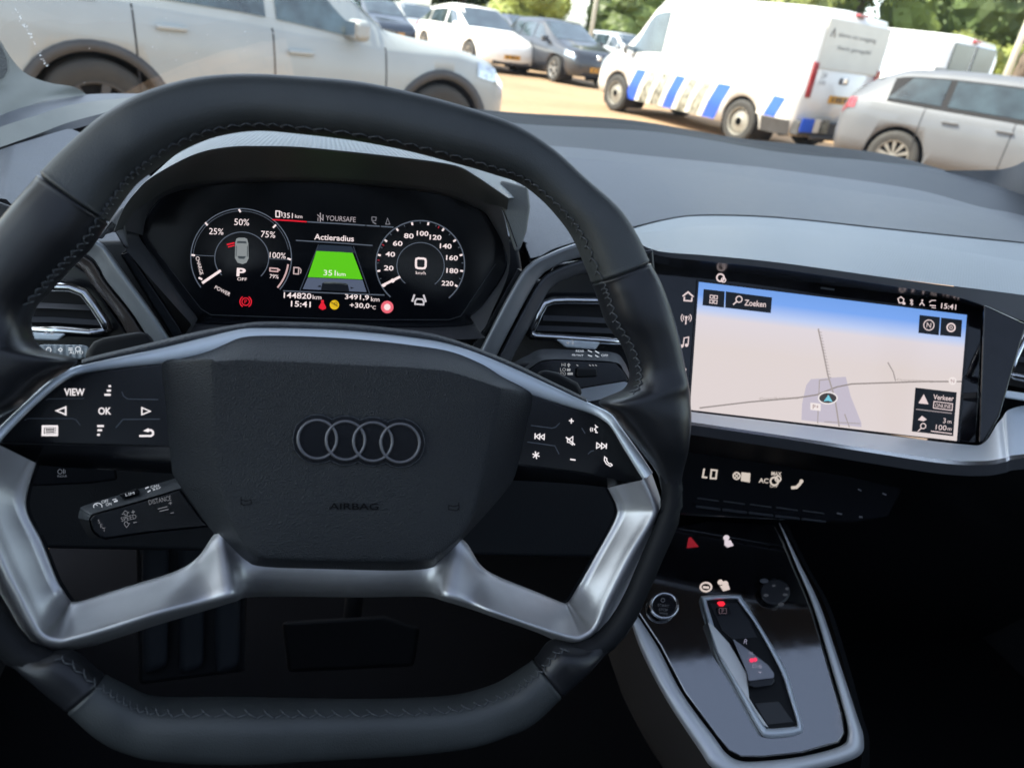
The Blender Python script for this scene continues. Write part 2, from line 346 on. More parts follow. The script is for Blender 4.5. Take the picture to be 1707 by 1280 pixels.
def vehicle(name, label, cat, pos, head, sp, group=None):
    ang = math.atan2(head[1], head[0])
    t = thing(name, (pos[0], pos[1], 0), label, cat, rz=ang if abs(ang) > 1e-6 else 1e-5, group=group)
    B = Body(sp['st']); X0, X1 = B.X[0], B.X[-1]; paint = sp['paint']; glass = sp.get('glass', M['car_glass'])
    n = 56; V, Fc = [], []
    for i in range(n):
        x = X0+(X1-X0)*i/(n-1); S_ = B.sec(x)
        for (y, z) in S_: V.append((x, y, z))
        for (y, z) in reversed(S_[:-1]): V.append((x, -y, z))
    m_ = 17
    for i in range(n-1):
        for j in range(m_): Fc.append((i*m_+j, i*m_+(j+1) % m_, (i+1)*m_+(j+1) % m_, (i+1)*m_+j))
    Fc += [tuple(range(m_)), tuple((n-1)*m_+j for j in range(m_))]
    body = obj('body', V, Fc, paint, t, True, local=True)
    wr, wx, hw = sp['wr'], sp['wx'], sp['hw']
    # wheel arches cut out of the closed body
    for x in wx:
        cv, cf = [], []; k = 28
        for yy in (-hw-.2, hw+.2):
            for j in range(k): cv.append((x+(wr+.055)*math.cos(6.2832*j/k), yy, wr+(wr+.055)*math.sin(6.2832*j/k)))
        cf = [(j, (j+1) % k, k+(j+1) % k, k+j) for j in range(k)]+[tuple(range(k)), tuple(range(k, 2*k))]
        cu = obj('cut', cv, cf, M['liner'], t, local=True)
        md = body.modifiers.new('b', 'BOOLEAN'); md.operation = 'DIFFERENCE'; md.object = cu; md.solver = 'EXACT'
        bpy.context.view_layer.update()
        me = bpy.data.meshes.new_from_object(body.evaluated_get(bpy.context.evaluated_depsgraph_get()))
        body.modifiers.clear(); old = body.data; body.data = me; bpy.data.meshes.remove(old); bpy.data.objects.remove(cu)
        body.data.materials.clear(); body.data.materials.append(paint)
    for x in wx:                           # dark arch linings
        k = 28
        for sd_ in (1, -1):
            lv, lf = [], []; o = 0
            for yy in (hw*.955, hw*.5):
                for j in range(k+1): lv.append((x+(wr+.050)*math.cos(math.pi*(j/k*1.4-.2)), sd_*yy, wr+(wr+.050)*math.sin(math.pi*(j/k*1.4-.2))))
            lf += [(o+j, o+j+1, o+k+2+j, o+k+1+j) for j in range(k)]
            c = len(lv); lv.append((x, sd_*hw*.5, wr)); lf += [(c, o+k+1+j, o+k+2+j) for j in range(k)]
            obj('arch_lining', lv, lf, M['liner'], t, local=True)
    if sp.get('cladding'):
        for x in wx:
            for sd_ in (1, -1):
                k = 24; cv, cf = [], []
                for j in range(k+1):
                    a = math.pi*(j/k*1.2-.1)
                    for (rr, yy) in ((wr+.045, hw*.93), (wr+.045, hw+.012), (wr+.115, hw+.010), (wr+.12, hw*.93)):
                        cv.append((x+rr*math.cos(a), sd_*yy, wr+rr*math.sin(a)))
                cf = [(4*j+q, 4*j+(q+1) % 4, 4*(j+1)+(q+1) % 4, 4*(j+1)+q) for j in range(k) for q in range(4)]
                obj('arch_trim', cv, cf, M['plastic_grey'], t, True, local=True)
    for x in wx:                           # wheels
        for sd_ in (1, -1):
            prof = [(.62, .10), (.80, .115), (.95, .11), (1.0, .08), (1.0, -.08), (.95, -.10), (.6, -.10)]
            k = 32; V2, F2 = [], []; yc = sd_*(hw-.115)
            for j in range(k):
                a = 6.2832*j/k
                for (r_, o_) in prof: V2.append((x+wr*r_*math.cos(a), yc+sd_*o_, wr+wr*r_*math.sin(a)))
            q = len(prof)
            for j in range(k):
                for i in range(q-1): F2.append((j*q+i, j*q+i+1, ((j+1) % k)*q+i+1, ((j+1) % k)*q+i))
            wob = obj('wheel', V2, F2, M['rubber'], t, True, local=True)
            V3, F3 = [], []
            def disc(r0, r1, off0, off1):
                o = len(V3)
                for j in range(k):
                    a = 6.2832*j/k
                    V3.append((x+wr*r0*math.cos(a), yc+sd_*off0, wr+wr*r0*math.sin(a))); V3.append((x+wr*r1*math.cos(a), yc+sd_*off1, wr+wr*r1*math.sin(a)))
                for j in range(k): F3.append((o+2*j, o+2*j+1, o+2*((j+1) % k)+1, o+2*((j+1) % k)))
            disc(.64, .60, .112, .108); disc(.60, .56, .108, .05)
            ns = sp.get('spokes', 5)
            if sp.get('steel'):
                disc(.56, .50, .05, .07); disc(.50, .30, .07, .085); disc(.30, .18, .085, .10)
            else:
                disc(.15, .0, .09, .095)
                for s_ in range(ns):
                    a = 6.2832*s_/ns+.4; o = len(V3)
                    for (r_, da, of) in ((.10, .35, .09), (.60, .13, .10), (.60, -.13, .10), (.10, -.35, .09)):
                        V3.append((x+wr*r_*math.cos(a+da), yc+sd_*of, wr+wr*r_*math.sin(a+da)))
                    for (r_, da, of) in ((.10, .35, .05), (.60, .13, .06), (.60, -.13, .06), (.10, -.35, .05)):
                        V3.append((x+wr*r_*math.cos(a+da), yc+sd_*of, wr+wr*r_*math.sin(a+da)))
                    F3 += [(o, o+1, o+2, o+3), (o, o+1, o+5, o+4), (o+2, o+3, o+7, o+6)]
            obj('rim', V3, F3, sp.get('rim', M['alloy']), wob, False, local=True)
            V4, F4 = [], []                 # brake disc behind the spokes
            for j in range(k): V4.append((x+wr*.55*math.cos(6.2832*j/k), yc+sd_*.02, wr+wr*.55*math.sin(6.2832*j/k)))
            obj('brake_disc', V4, [tuple(range(k))], M['liner'], wob, False, local=True)
    def patch(nm, x0, x1, u0, u1, mat, side=1, off=.006, x0b=None, x1b=None, nx=10, nu=4, par=t, lab=None):
        x0b = x0 if x0b is None else x0b; x1b = x1 if x1b is None else x1b; V, Fc = [], []
        for a in range(nu+1):
            f = a/nu; u = u0+(u1-u0)*f; xa = x0+(x0b-x0)*f; xb = x1+(x1b-x1)*f
            for b in range(nx+1): V.append(B.pt(xa+(xb-xa)*b/nx, u, side, off))
        for a in range(nu):
            for b in range(nx): i = a*(nx+1)+b; Fc.append((i, i+1, i+nx+2, i+nx+1))
        return obj(nm, V, Fc, mat, par, True, local=True, label=lab)
    def across(nm, pts, mat, off=.008, wfrac=.95, par=t):   # windscreens and lids spanning the car: list of (x,u) down the car
        V, Fc = [], []; ny = 12
        for (x, u0) in pts:
            for j in range(ny+1):
                s_ = -1+2*j/ny; sd_ = 1 if s_ >= 0 else -1; u = 8-(8-u0)*abs(s_)
                V.append(B.pt(x, min(7.999, u), sd_, off))
        for i in range(len(pts)-1):
            for j in range(ny): a = i*(ny+1)+j; Fc.append((a, a+1, a+ny+2, a+ny+1))
        return obj(nm, V, Fc, mat, par, True, local=True)
    for side in (1, -1):
        for w_ in sp.get('win', []):
            patch('side_window', w_[0], w_[1], 5.12, 5.88, w_[4] if len(w_) > 4 else glass, side, .010, w_[2], w_[3])
        for x in sp.get('seams', []):
            patch('door_seam', x-.006, x+.006, 1.2, 5.0, M['liner'], side, .002, nx=1, nu=14)
        for (x, z) in sp.get('handles', []):
            S_ = B.sec(x); V, Fc = boxvf((x, side*(S_[3][0]+.012), z), (.20, .03, .032)); obj('door_handle', V, Fc, paint, t, bevel=.012, local=True)
        if 'mirror' in sp:
            x, z = sp['mirror']; y = B.sec(x)[5][0]+.10
            V, Fc = boxvf((x, side*y, z), (.13, .22, .15)); mo = obj('wing_mirror', V, Fc, sp.get('mirror_mat', paint), t, bevel=.05, seg=4, local=True)
            V, Fc = boxvf((x-.066, side*y, z), (.004, .18, .11)); obj('mirror_glass', V, Fc, M['chrome'], mo, bevel=.001, local=True)
        for (nm, x0, x1, u0, u1, mt) in sp.get('lamps', []):
            patch(nm, x0, x1, u0, u1, mt, side, .008)
        for (nm, x0, x1, u0, u1, mt) in sp.get('trims', []):
            patch(nm, x0, x1, u0, u1, mt, side, .004, nx=24)
    if 'ws' in sp: across('windscreen', sp['ws'], glass)
    if 'rs' in sp: across('rear_window', sp['rs'], glass)
    for (nm, c, s_, mt, bv) in sp.get('boxes', []):
        V, Fc = boxvf(c, s_); obj(nm, V, Fc, mt, t, bevel=bv, local=True)
    if 'plate' in sp:
        for (x, z, sgn) in sp['plate']:
            V, Fc = boxvf((x, 0, z), (.012, .52, .11)); pl_ = obj('number_plate', V, Fc, M['plate'], t, bevel=.002, local=True)
            V, Fc = [], []
            for k, yy in enumerate((-.19, -.13, -.04, .02, .08, .17)):
                a, b = boxvf((x+sgn*.0075, yy, z), (.002, .04, .07), len(V)); V += a; Fc += b
            obj('plate_characters', V, Fc, M['ink'], pl_, local=True)
    t['B'] = 0; del t['B']
    return t, B, patch
def paint(name, c, metal=.0, rough=.3, coat=.8, noise=.05): return principled(name, c, rough, metal=metal, coat=coat, noise=noise, nscale=3)
P_SUV = paint('silver_suv_paint', (.31, .335, .335), .0, .5, coat=.35); P_WHITE = paint('white_paint', (.80, .79, .76), 0, .35)
P_VAN = paint('van_white', (.62, .615, .59), 0, .4); P_DARK = paint('dark_blue_paint', (.03, .04, .06), .2, .3)
P_BLACK = paint('black_paint', (.025, .028, .035), .1, .3); P_GREY = paint('silver_grey_paint', (.105, .112, .125), .1, .5, coat=.4); P_SIL = paint('silver_paint', (.36, .38, .40), .4, .35)
def sp_car(L=4.6, H=1.5, w=.9, belt=.93, hood=.85, cab0=-1.9, cab1=.85, sill=.22, estate=True, wr=.325, **k):
    f, r = L/2, -L/2
    if estate: tail = [(r, sill+.16, belt-.22, belt-.02, w*.74, w*.64), (r+.08, sill+.04, belt-.04, belt+.16, w*.9, w*.74), (r+.22, sill+.02, belt, H*.84, w*.96, w*.74), (r+.55, sill, belt, H*.975, w*.995, w*.77)]
    else: tail = [(r, sill+.16, belt-.22, belt-.06, w*.74, w*.6), (r+.10, sill+.04, belt-.03, belt+.08, w*.92, w*.72), (r+.45, sill, belt, belt+.25, w*.97, w*.72), (r+1.0, sill, belt, H*.93, w, w*.75)]
    st = tail+[(0-.3, sill, belt-.01, H, w, w*.78), (cab1-.75, sill, belt-.02, H*.975, w, w*.77), (cab1-.1, sill, belt-.03, belt+.22, w, w*.80), (cab1+.2, sill, belt-.05, hood+.12, w*.995, w*.82),
               (f-.75, sill, hood-.06, hood+.03, w*.97, w*.80), (f-.22, sill+.02, hood-.16, hood-.07, w*.90, w*.72), (f-.04, sill+.05, hood-.28, hood-.20, w*.76, w*.6), (f, sill+.12, hood-.38, hood-.3, w*.62, w*.5)]
    d = dict(st=st, paint=P_SIL, wr=wr, wx=(f-.86, r+.88), hw=w, ws=[(cab1+.16, 6.0), (cab1-.05, 6.0), (cab1-.4, 6.1), (cab1-.68, 6.3)], rs=[(r+.10, 6.1), (r+.2, 6.1), (r+.42, 6.2)],
             win=[(r+.45, r+1.05, r+.62, r+1.05), (r+1.12, -.22, r+1.12, -.22), (-.12, cab1-.12, -.12, cab1-.62)], seams=[r+1.08, -.17, cab1+.02],
             handles=[(r+1.42, belt-.12), (-.05-.2, belt-.12)], mirror=(cab1-.15, belt+.06), plate=[(f+.006, .44, 1), (r-.006, .70, -1)],
             lamps=[('headlight', f-.50, f-.12, 3.4, 5.0, M['lamp_clear']), ('tail_light', r+.03, r+.32, 3.6, 5.2, M['lamp_red'])],
             boxes=[('lower_grille', (f-.035, 0, .33), (.07, 1.1*w, .12), M['liner'], .02), ('grille', (f-.06, 0, hood-.34), (.10, .9*w, .12), M['liner'], .03)])
    d.update(k); return d
# -- close silver suv, its flank towards us
suv = sp_car(L=4.45, H=1.68, w=.93, belt=1.06, hood=1.0, cab1=.95, sill=.30, wr=.375, paint=P_SUV, cladding=True, spokes=7, glass=M['teal_glass'])
suv['st'] = [(-2.2, .50, .98, 1.16, .70, .60), (-2.12, .36, 1.12, 1.36, .86, .70), (-1.98, .32, 1.18, 1.56, .92, .71), (-1.6, .30, 1.13, 1.64, .935, .72), (-.3, .30, 1.06, 1.68, .94, .72), (.05, .30, 1.03, 1.66, .94, .71), (.50, .30, 1.00, 1.42, .94, .74),
             (.85, .30, .99, 1.12, .935, .80), (1.5, .30, .99, 1.05, .92, .78), (1.95, .32, .90, .97, .85, .70), (2.14, .38, .78, .84, .72, .58), (2.2, .46, .66, .70, .58, .46)]
suv['wx'] = (1.35, -1.31); suv['seams'] = [-1.05, -.12, .80]; suv['handles'] = [(-.82, .98), (.08, .90)]; suv['win'] = [(-1.9, -1.15, -1.75, -1.15), (-1.0, -.16, -1.0, -.16), (-.08, .66, -.08, .20)]; suv['trims'] = []
suv['ws'] = [(.82, 6.0), (.66, 6.0), (.36, 6.1), (.12, 6.3)]; suv['mirror'] = (.52, 1.10); suv['rim'] = M['plastic_grey']; suv['trims'] = [('sill_cladding', -1.9, 2.0, 1.0, 1.7, M['plastic_grey'])]
suv['boxes'] += [('wind_wiper', (1.1, 0, 1.1), (.02, 1.0, .02), M['liner'], .005)]
tS, BS, patchS = vehicle('parked_suv', 'silver suv seen side-on, nearest vehicle, its flank filling the left of the windscreen', 'car', (-.60, 6.96), (.925, .38), suv)
patchS('fuel_flap', -1.50, -1.26, 4.15, 4.9, P_SUV, -1, .008)
# -- white hatchback facing us
tes = sp_car(L=4.75, H=1.62, w=.96, belt=1.0, hood=.93, cab1=.95, sill=.2, wr=.35, estate=False, paint=P_WHITE)
tes['boxes'] = [('lower_grille', (2.33, 0, .30), (.07, 1.2, .14), M['plastic_grey'], .03)]
vehicle('parked_car', 'white crossover facing us, between the silver suv and the dark cars', 'car', (4.35, 23.4), (.30, -.95), tes, group='cars parked in the far row')
dk = sp_car(L=4.0, H=1.55, w=.88, belt=.98, hood=.95, cab1=.75, paint=P_BLACK)
dk['boxes'] += [('round_emblem', (1.965, 0, .74), (.04, .13, .13), M['chrome'], .05)]
dk['boxes'] += [('fog_lamp', (1.86, s_*.52, .42), (.10, .16, .12), M['lamp_clear'], .05) for s_ in (1, -1)]
vehicle('parked_car', 'black hatchback with white headlights and yellow plate, in front of the white van\'s nose', 'car', (6.55, 21.6), (.28, -.96), dk, group='cars parked in the far row')
vehicle('parked_car', 'dark blue car behind the black hatchback, to the right of the white crossover', 'car', (6.6, 26.6), (.28, -.96), sp_car(L=4.2, H=1.56, w=.88, belt=.98, paint=P_DARK), group='cars parked in the far row')
vehicle('parked_car', 'silver car far back whose roof shows behind the van\'s windscreen', 'car', (11.3, 28.5), (.28, -.96), sp_car(L=4.4, H=1.5, w=.88, paint=P_SIL), group='cars parked in the far row')
vehicle('parked_car', 'pale grey car half hidden behind the white crossover', 'car', (3.3, 30.5), (.28, -.96), sp_car(L=4.4, H=1.5, w=.88, paint=P_SIL), group='cars parked in the far row')
vehicle('parked_car', 'dark green car farthest left, seen past the bonnet of the silver suv', 'car', (1.9, 30.0), (.28, -.96), sp_car(L=4.2, H=1.5, w=.88, paint=P_DARK), group='cars parked in the far row')
vehicle('parked_car', 'white car in the farthest row, seen above the pale grey car', 'car', (5.2, 36.0), (.28, -.96), sp_car(L=4.3, H=1.5, w=.88, paint=P_WHITE), group='cars parked in the far row')
vehicle('parked_car', 'black car in the farthest row, just left of the pale post', 'car', (10.4, 34.0), (.28, -.96), sp_car(L=4.3, H=1.5, w=.88, paint=P_BLACK), group='cars parked in the far row')
# -- white van with blue blocks
hv = Vector((-.319, .948)).normalized(); nv = Vector((hv.y, -hv.x))
wm = (Vector((5.75, 14.75))+Vector((7.05, 11.95)))/2
def sp_van(L=5.1, H=2.12):
    f, r = L/2, -L/2; w = .99
    st = [(r, .34, .98, 1.94, w*.92, w*.84), (r+.05, .28, 1.04, 2.05, w*.98, w*.89), (r+.3, .26, 1.06, 2.10, w, w*.91), (0, .26, 1.06, H, w, w*.90), (.75, .26, 1.05, H-.01, w, w*.89), (1.05, .26, 1.04, H-.10, w, w*.86),
          (1.45, .26, 1.03, 1.50, w, w*.84), (1.80, .26, 1.0, 1.18, w*.99, w*.82), (f-.25, .27, .90, 1.03, w*.93, w*.74), (f-.06, .30, .72, .84, w*.80, w*.62), (f, .34, .60, .66, w*.68, w*.5)]
    return dict(st=st, paint=P_VAN, wr=.335, wx=(f-.88, r+1.02), hw=w, steel=True, rim=principled('steel_wheel', (.26, .245, .21), .5, metal=.3, noise=.2, nscale=20), ws=[(1.78, 6.0), (1.5, 6.05), (1.1, 6.2), (.98, 6.3)],
                win=[(.62, 1.62, .62, 1.18)], seams=[.5, 1.72, -.65], handles=[(.72, .98)], mirror=(1.42, 1.12), mirror_mat=M['plastic_grey'],
                lamps=[('headlight', f-.48, f-.14, 3.2, 4.8, M['lamp_clear'])],
                boxes=[('rear_bumper', (r-.03, 0, .42), (.16, 1.82, .22), M['plastic_grey'], .03), ('front_bumper', (f-.03, 0, .42), (.14, 1.5, .18), M['plastic_grey'], .05)],
                plate=[(r-.014, .86, -1)])
vs_ = sp_van()
tV, BV, patchV = vehicle('delivery_van', 'white delivery van with blue and white block striping and grey lettering, beside the silver estate', 'van', tuple((Vector((6.86, 10.12))+hv*2.55+nv*.99)*1.0), hv, vs_)
M['blue'] = principled('blue_film', (.02, .10, .62), .35, coat=.5); M['film'] = principled('reflective_film', (.70, .69, .64), .35, coat=.5); M['film_grey'] = principled('mirror_film', (.30, .31, .27), .3, metal=.3, noise=.6, nscale=9)
def slanted(nm, x0, wd, mat, side, u0=1.0, u1=3.0, sl=-.28, off=.005):
    patchV(nm, x0, x0+wd, u0, u1, mat, side, off, x0+sl, x0+wd+sl, nx=2, nu=6)
xs = -.95; seq = [('blue', .30), ('film', .13), ('film_grey', .20), ('film', .12), ('film_grey', .20), ('film', .12), ('blue', .24), ('film', .13), ('film_grey', .22), ('film', .12), ('film_grey', .20), ('film', .12), ('blue', .28)]
for nm, wd in seq:
    for side in (1, -1): slanted('stripe_block', xs, wd-.012, M[nm], side)
    xs += wd
for side in (1, -1):
    for (x0, wd, mt) in ((-2.22, .22, 'blue'), (-1.98, .14, 'film')): slanted('stripe_block', x0, wd, M[mt], side, 1.9, 2.9, -.12)
    patchV('rear_sill', -2.50, -1.96, 1.0, 1.85, M['plastic_grey'], side, .004)
RV = -2.55
def vbox(nm, c, s_, mt, bv=.004, par=None): 
    V, Fc = boxvf(c, s_); return obj(nm, V, Fc, mt, par or tV, bevel=bv, local=True)
for y in (.79, -.79): vbox('tail_light', (RV+.02, y, 1.10), (.10, .12, .50), M['lamp_red'], .02)
vbox('bumper_block', (RV-.115, .74, .47), (.01, .30, .20), M['blue']); vbox('bumper_block', (RV-.115, .50, .47), (.01, .14, .20), M['film']); vbox('bumper_block', (RV-.115, .30, .47), (.01, .18, .20), M['film_grey'])
vbox('bumper_block', (RV-.115, -.1, .47), (.01, .16, .20), M['film']); vbox('bumper_block', (RV-.115, -.5, .47), (.01, .3, .20), M['blue'])
P_VAN_SHADE = paint('van_tailgate_shade', (.46, .455, .42), 0, .4)  # van white greyed: shade on the rear put into the colour
tg = vbox('tailgate', (RV-.004, 0, 1.60), (.03, 1.56, .68), P_VAN_SHADE, .012)
vbox('handle_recess', (RV-.010, .02, 1.13), (.03, .20, .09), M['plastic_grey'], .02)
vbox('maker_emblem', (RV-.026, .02, 1.14), (.02, .10, .08), M['chrome'], .03)
vbox('brake_light', (RV+.04, 0, 2.04), (.10, .22, .035), M['lamp_red'], .005)
vbox('step_bar', (RV-.12, 0, .30), (.10, 1.2, .06), M['plastic_grey'], .02)
M['letter'] = principled('pale_lettering', (.16, .16, .16), .6); M['letter_faint'] = principled('faint_lettering', (.33, .33, .33), .6)
def text_local(nm, s_, origin, xdir, ydir, h, mat, par, wd=None):
    cu = bpy.data.curves.new('t', 'FONT'); cu.body = s_; cu.resolution_u = 2; ob = bpy.data.objects.new('t', cu); COL.objects.link(ob)
    me = bpy.data.meshes.new_from_object(ob.evaluated_get(bpy.context.evaluated_depsgraph_get())); vv = [v.co.copy() for v in me.vertices]; fs = [tuple(p.vertices) for p in me.polygons]
    bpy.data.objects.remove(ob); bpy.data.curves.remove(cu)
    x0, x1 = min(v.x for v in vv), max(v.x for v in vv); y0, y1 = min(v.y for v in vv), max(v.y for v in vv); k = h/(y1-y0); kx = wd/(x1-x0) if wd else k
    o, xd, yd = Vector(origin), Vector(xdir), Vector(ydir)
    return obj(nm, [o+xd*((v.x-x0)*kx)+yd*((v.y-y0)*k) for v in vv], fs, mat, par, local=True)
# side lettering follows the left flank; tailgate lettering lies on the tailgate
text_local('side_lettering', 'alarm en toegang', (.35, .915, 1.58), (-1, 0, 0), (0, -.16, .98), .085, M['letter_faint'], tV, 1.15)
text_local('side_lettering', 'Sterk geregeld', (.35, .933, 1.40), (-1, 0, 0), (0, -.16, .98), .085, M['letter_faint'], tV, 1.0)
text_local('tailgate_lettering', 'alarm en toegang', (RV-.024, .50, 1.70), (0, -1, 0), (0, 0, 1), .075, M['letter'], tV, .95)
text_local('tailgate_lettering', 'Sterk geregeld', (RV-.024, .44, 1.53), (0, -1, 0), (0, 0, 1), .075, M['letter'], tV, .84)
V, Fc = tube_vf([(RV-.024, .68, 1.70), (RV-.024, .63, 1.81), (RV-.024, .58, 1.70)], .008, 6); obj('tailgate_emblem', V, Fc, M['letter'], tV, local=True)
text_local('rear_sticker', '24', (RV-.024, .62, 1.14), (0, -1, 0), (0, 0, 1), .09, M['letter'], tV); text_local('rear_sticker', 'UUR', (RV-.024, .64, 1.05), (0, -1, 0), (0, 0, 1), .06, M['letter'], tV)
# -- second van beyond it
v2 = sp_van(); v2['boxes'] = v2['boxes'][:1]
t2, B2, patch2 = vehicle('delivery_van', 'plain white van with dark rear door windows behind the silver estate car', 'van', (10.4, 14.1), (-.30, .954), v2)
for y in (.36, -.36):
    V, Fc = boxvf((RV-.01, y, 1.64), (.03, .66, .62)); obj('rear_window', V, Fc, M['car_glass'], t2, bevel=.02, local=True)
V, Fc = boxvf((RV+.02, 0, 2.02), (.07, .20, .05)); obj('brake_light', V, Fc, M['lamp_red'], t2, bevel=.01, local=True)
for y in (.80, -.80):
    V, Fc = boxvf((RV+.02, y, 1.10), (.10, .12, .40)); obj('tail_light', V, Fc, M['lamp_red'], t2, bevel=.02, local=True)
# -- silver estate at the right, tail to the left
be = sp_car(L=4.6, H=1.53, w=.89, belt=.98, hood=.92, cab1=.78, sill=.2, paint=P_GREY, wr=.33, spokes=10, rim=principled('dusty_alloy', (.22, .21, .19), .45, metal=.4), glass=principled('dark_car_glass', (.02, .032, .038), .06, spec=.6, noise=.6, nscale=4))
be['st'] = [(-2.3, .38, .80, .90, .66, .56), (-2.2, .24, .98, 1.06, .80, .66), (-1.98, .22, 1.0, 1.25, .86, .66), (-1.6, .2, .99, 1.42, .885, .67), (-1.1, .2, .98, 1.475, .89, .68), (-.3, .2, .97, 1.50, .89, .69),
            (.1, .2, .96, 1.46, .89, .68), (.68, .2, .95, 1.18, .89, .71), (.98, .2, .93, 1.04, .885, .73), (1.55, .2, .86, .95, .865, .71), (2.08, .22, .76, .85, .80, .64), (2.26, .25, .64, .72, .68, .53), (2.3, .32, .54, .62, .55, .45)]
hb = Vector((.62, -.78)).normalized(); nb = Vector((hb.y, -hb.x))   # right side faces us
side_mid = Vector((7.50, 8.55))+hb*1.40
be['lamps'] = [('headlight', 1.75, 2.15, 3.4, 5.0, M['lamp_clear']), ('tail_light', -2.24, -1.98, 3.3, 5.0, M['lamp_red'])]
be['trims'] = [('window_surround', -1.72, .62, 4.98, 5.93, M['liner'])]
be['win'] = [(-1.72, -1.06, -1.5, -1.06), (-.98, -.10, -.98, -.10), (.0, .60, .0, .12)]
be['lamps'][1] = ('tail_light', -2.27, -2.10, 3.4, 4.7, M['lamp_red'])
be['boxes'] += [('roof_antenna', (-1.35, 0, 1.47), (.16, .04, .05), P_GREY, .015)]
tB, BB, patchB = vehicle('parked_estate_car', 'silver grey estate car with red tail light, nearest the right windscreen corner', 'car', tuple(side_mid-nb*.88), hb, be)
# -- lamp posts
M['pole'] = principled('painted_pole', (.55, .54, .46), .5)
def pole(x, y, h, r, label, lean=(0, 0)):
    t = thing('lamp_post', (x, y, 0), label, 'post', group='posts in the car park')
    V, Fc = tube_vf([(0, 0, 0), (lean[0]*.5, lean[1]*.5, h*.5), (lean[0], lean[1], h)], [r, r*.85, r*.7], 12); obj('shaft', V, Fc, M['pole'], t, True, local=True)
    V, Fc = tube_vf([(0, 0, 0), (0, 0, .25)], [r*1.6, r*1.5], 12); obj('foot', V, Fc, M['pole'], t, True, local=True)
    V, Fc = boxvf((.3, 0, h), (.8, .25, .12)); obj('lamp_head', V, Fc, M['pole'], t, bevel=.03, local=True)
pole(9.6, 28.0, 7, .09, 'slim pale post standing above the silver car behind the van')
pole(16.2, 15.7, 7, .09, 'pale post beside the plain white van at the right edge')
# -- trees
i = 0
for (x, y, h, r, k, lab) in ((-14, 50, 14, 7, 1, 'dark tree behind the silver suv, farthest left'), (-2, 52, 13, 7, 0, 'green tree behind the dark green car'), (8, 48, 12, 6.5, 1, 'dark green tree behind the white crossover'),
        (17, 50, 14, 7, 0, 'mid green tree behind the black hatchback'), (25, 48, 13, 7, 2, 'sunlit yellow green tree behind the pale post'), (34, 47, 15, 7.5, 0, 'green tree above the striped van'),
        (41, 41, 13, 6.5, 1, 'dark tree above the van tailgate'), (58, 47, 11, 7, 2, 'yellow green tree low behind the plain white van'), (62, 36, 10, 6, 2, 'bright bushy tree at the right edge')):
    tree(x, y, h, r, .28, k, lab, ci=i % 3, sq=.95, cz=h*.52, group='trees beyond the car park'); i += 1
tree(31.5, 30.0, 11, 5.2, .32, 1, 'leaning tree with a thick dark trunk right of the plain white van roof', ci=1, sq=.75, cz=8.8, lean=(1.2, -.4))
for (x, y, r, k, lab) in ((10, 40, 2.6, 2, 'light green bush left of the pale post'), (16, 41, 2.4, 0, 'green bush behind the striped van bonnet'), (21, 40, 2.8, 2, 'yellow bush above the striped van roof'),
                          (33, 34, 2.6, 2, 'sunny bush above the plain white van'), (2, 42, 2.4, 1, 'dark bush behind the white crossover'), (46, 34, 3.2, 2, 'yellow green bush at the right edge of the view')):
    tree(x, y, 3.4, r, .10, k, lab, ci=i % 3, sq=.8, cz=1.8, name='bush', group='bushes along the verge'); i += 1
# unseen tree added to keep direct sun out of our own car
tree(-7.9, .9, 13.5, 4.6, .35, 1, 'large unseen tree added left of our own car to shade it', ci=0, sq=.85, cz=11.0)
#@@SECTION cabin
# ------------------------------------------------------------------ cabin shell of our own car
R0 = (.38, 0, .35)
cab = thing('car_cabin', R0, 'cabin shell with headliner, pillars, doors and glass around the dashboard', 'car interior')
XL, XR = -.46, 1.22
zc = CAM.z
def quad(nm, pts, mat, par=cab, thick=.0, label=None):
    o = obj(nm, pts, [tuple(range(len(pts)))], mat, par, label=label)
    if thick: s_ = o.modifiers.new('thickness', 'SOLIDIFY'); s_.thickness = thick; s_.offset = 0
    return o
quad('floor_carpet', [(XL, -1.9, .38), (XR, -1.9, .38), (XR, 1.25, .38), (XL, 1.25, .38)], M['carpet'], thick=.02)
quad('firewall', [(XL, 1.27, .36), (XR, 1.27, .36), (XR, 1.30, 1.09), (XL, 1.30, 1.09)], M['carpet'], thick=.02)
quad('rear_panel', [(XL, -1.9, .36), (XR, -1.9, .36), (XR, -1.9, 1.0), (XL, -1.9, 1.0)], M['carpet'], thick=.02)
quad('rear_glass', [(XL+.1, -1.9, 1.0), (XR-.1, -1.9, 1.0), (XR-.15, -1.6, 1.48), (XL+.15, -1.6, 1.48)], M['privacy'])
HY = .58    # rear edge of the windscreen header
quad('headliner', [(XL+.10, HY, 1.535), (XR-.10, HY, 1.535), (XR-.10, .26, 1.55), (XL+.10, .26, 1.55)], M['roof'], thick=.03)
quad('headliner', [(XL+.10, .26, 1.55), (-.30, .26, 1.55), (-.30, -1.6, 1.55), (XL+.10, -1.6, 1.52)], M['roof'], thick=.03)
quad('headliner', [(XR-.10, .26, 1.55), (1.06, .26, 1.55), (1.06, -1.6, 1.55), (XR-.10, -1.6, 1.52)], M['roof'], thick=.03)
quad('headliner', [(-.30, -.75, 1.55), (1.06, -.75, 1.55), (1.06, -1.6, 1.52), (-.30, -1.6, 1.52)], M['roof'], thick=.03)
quad('roof_glass', [(-.30, .26, 1.565), (1.06, .26, 1.565), (1.06, -.75, 1.565), (-.30, -.75, 1.565)], M['roof_glass'])
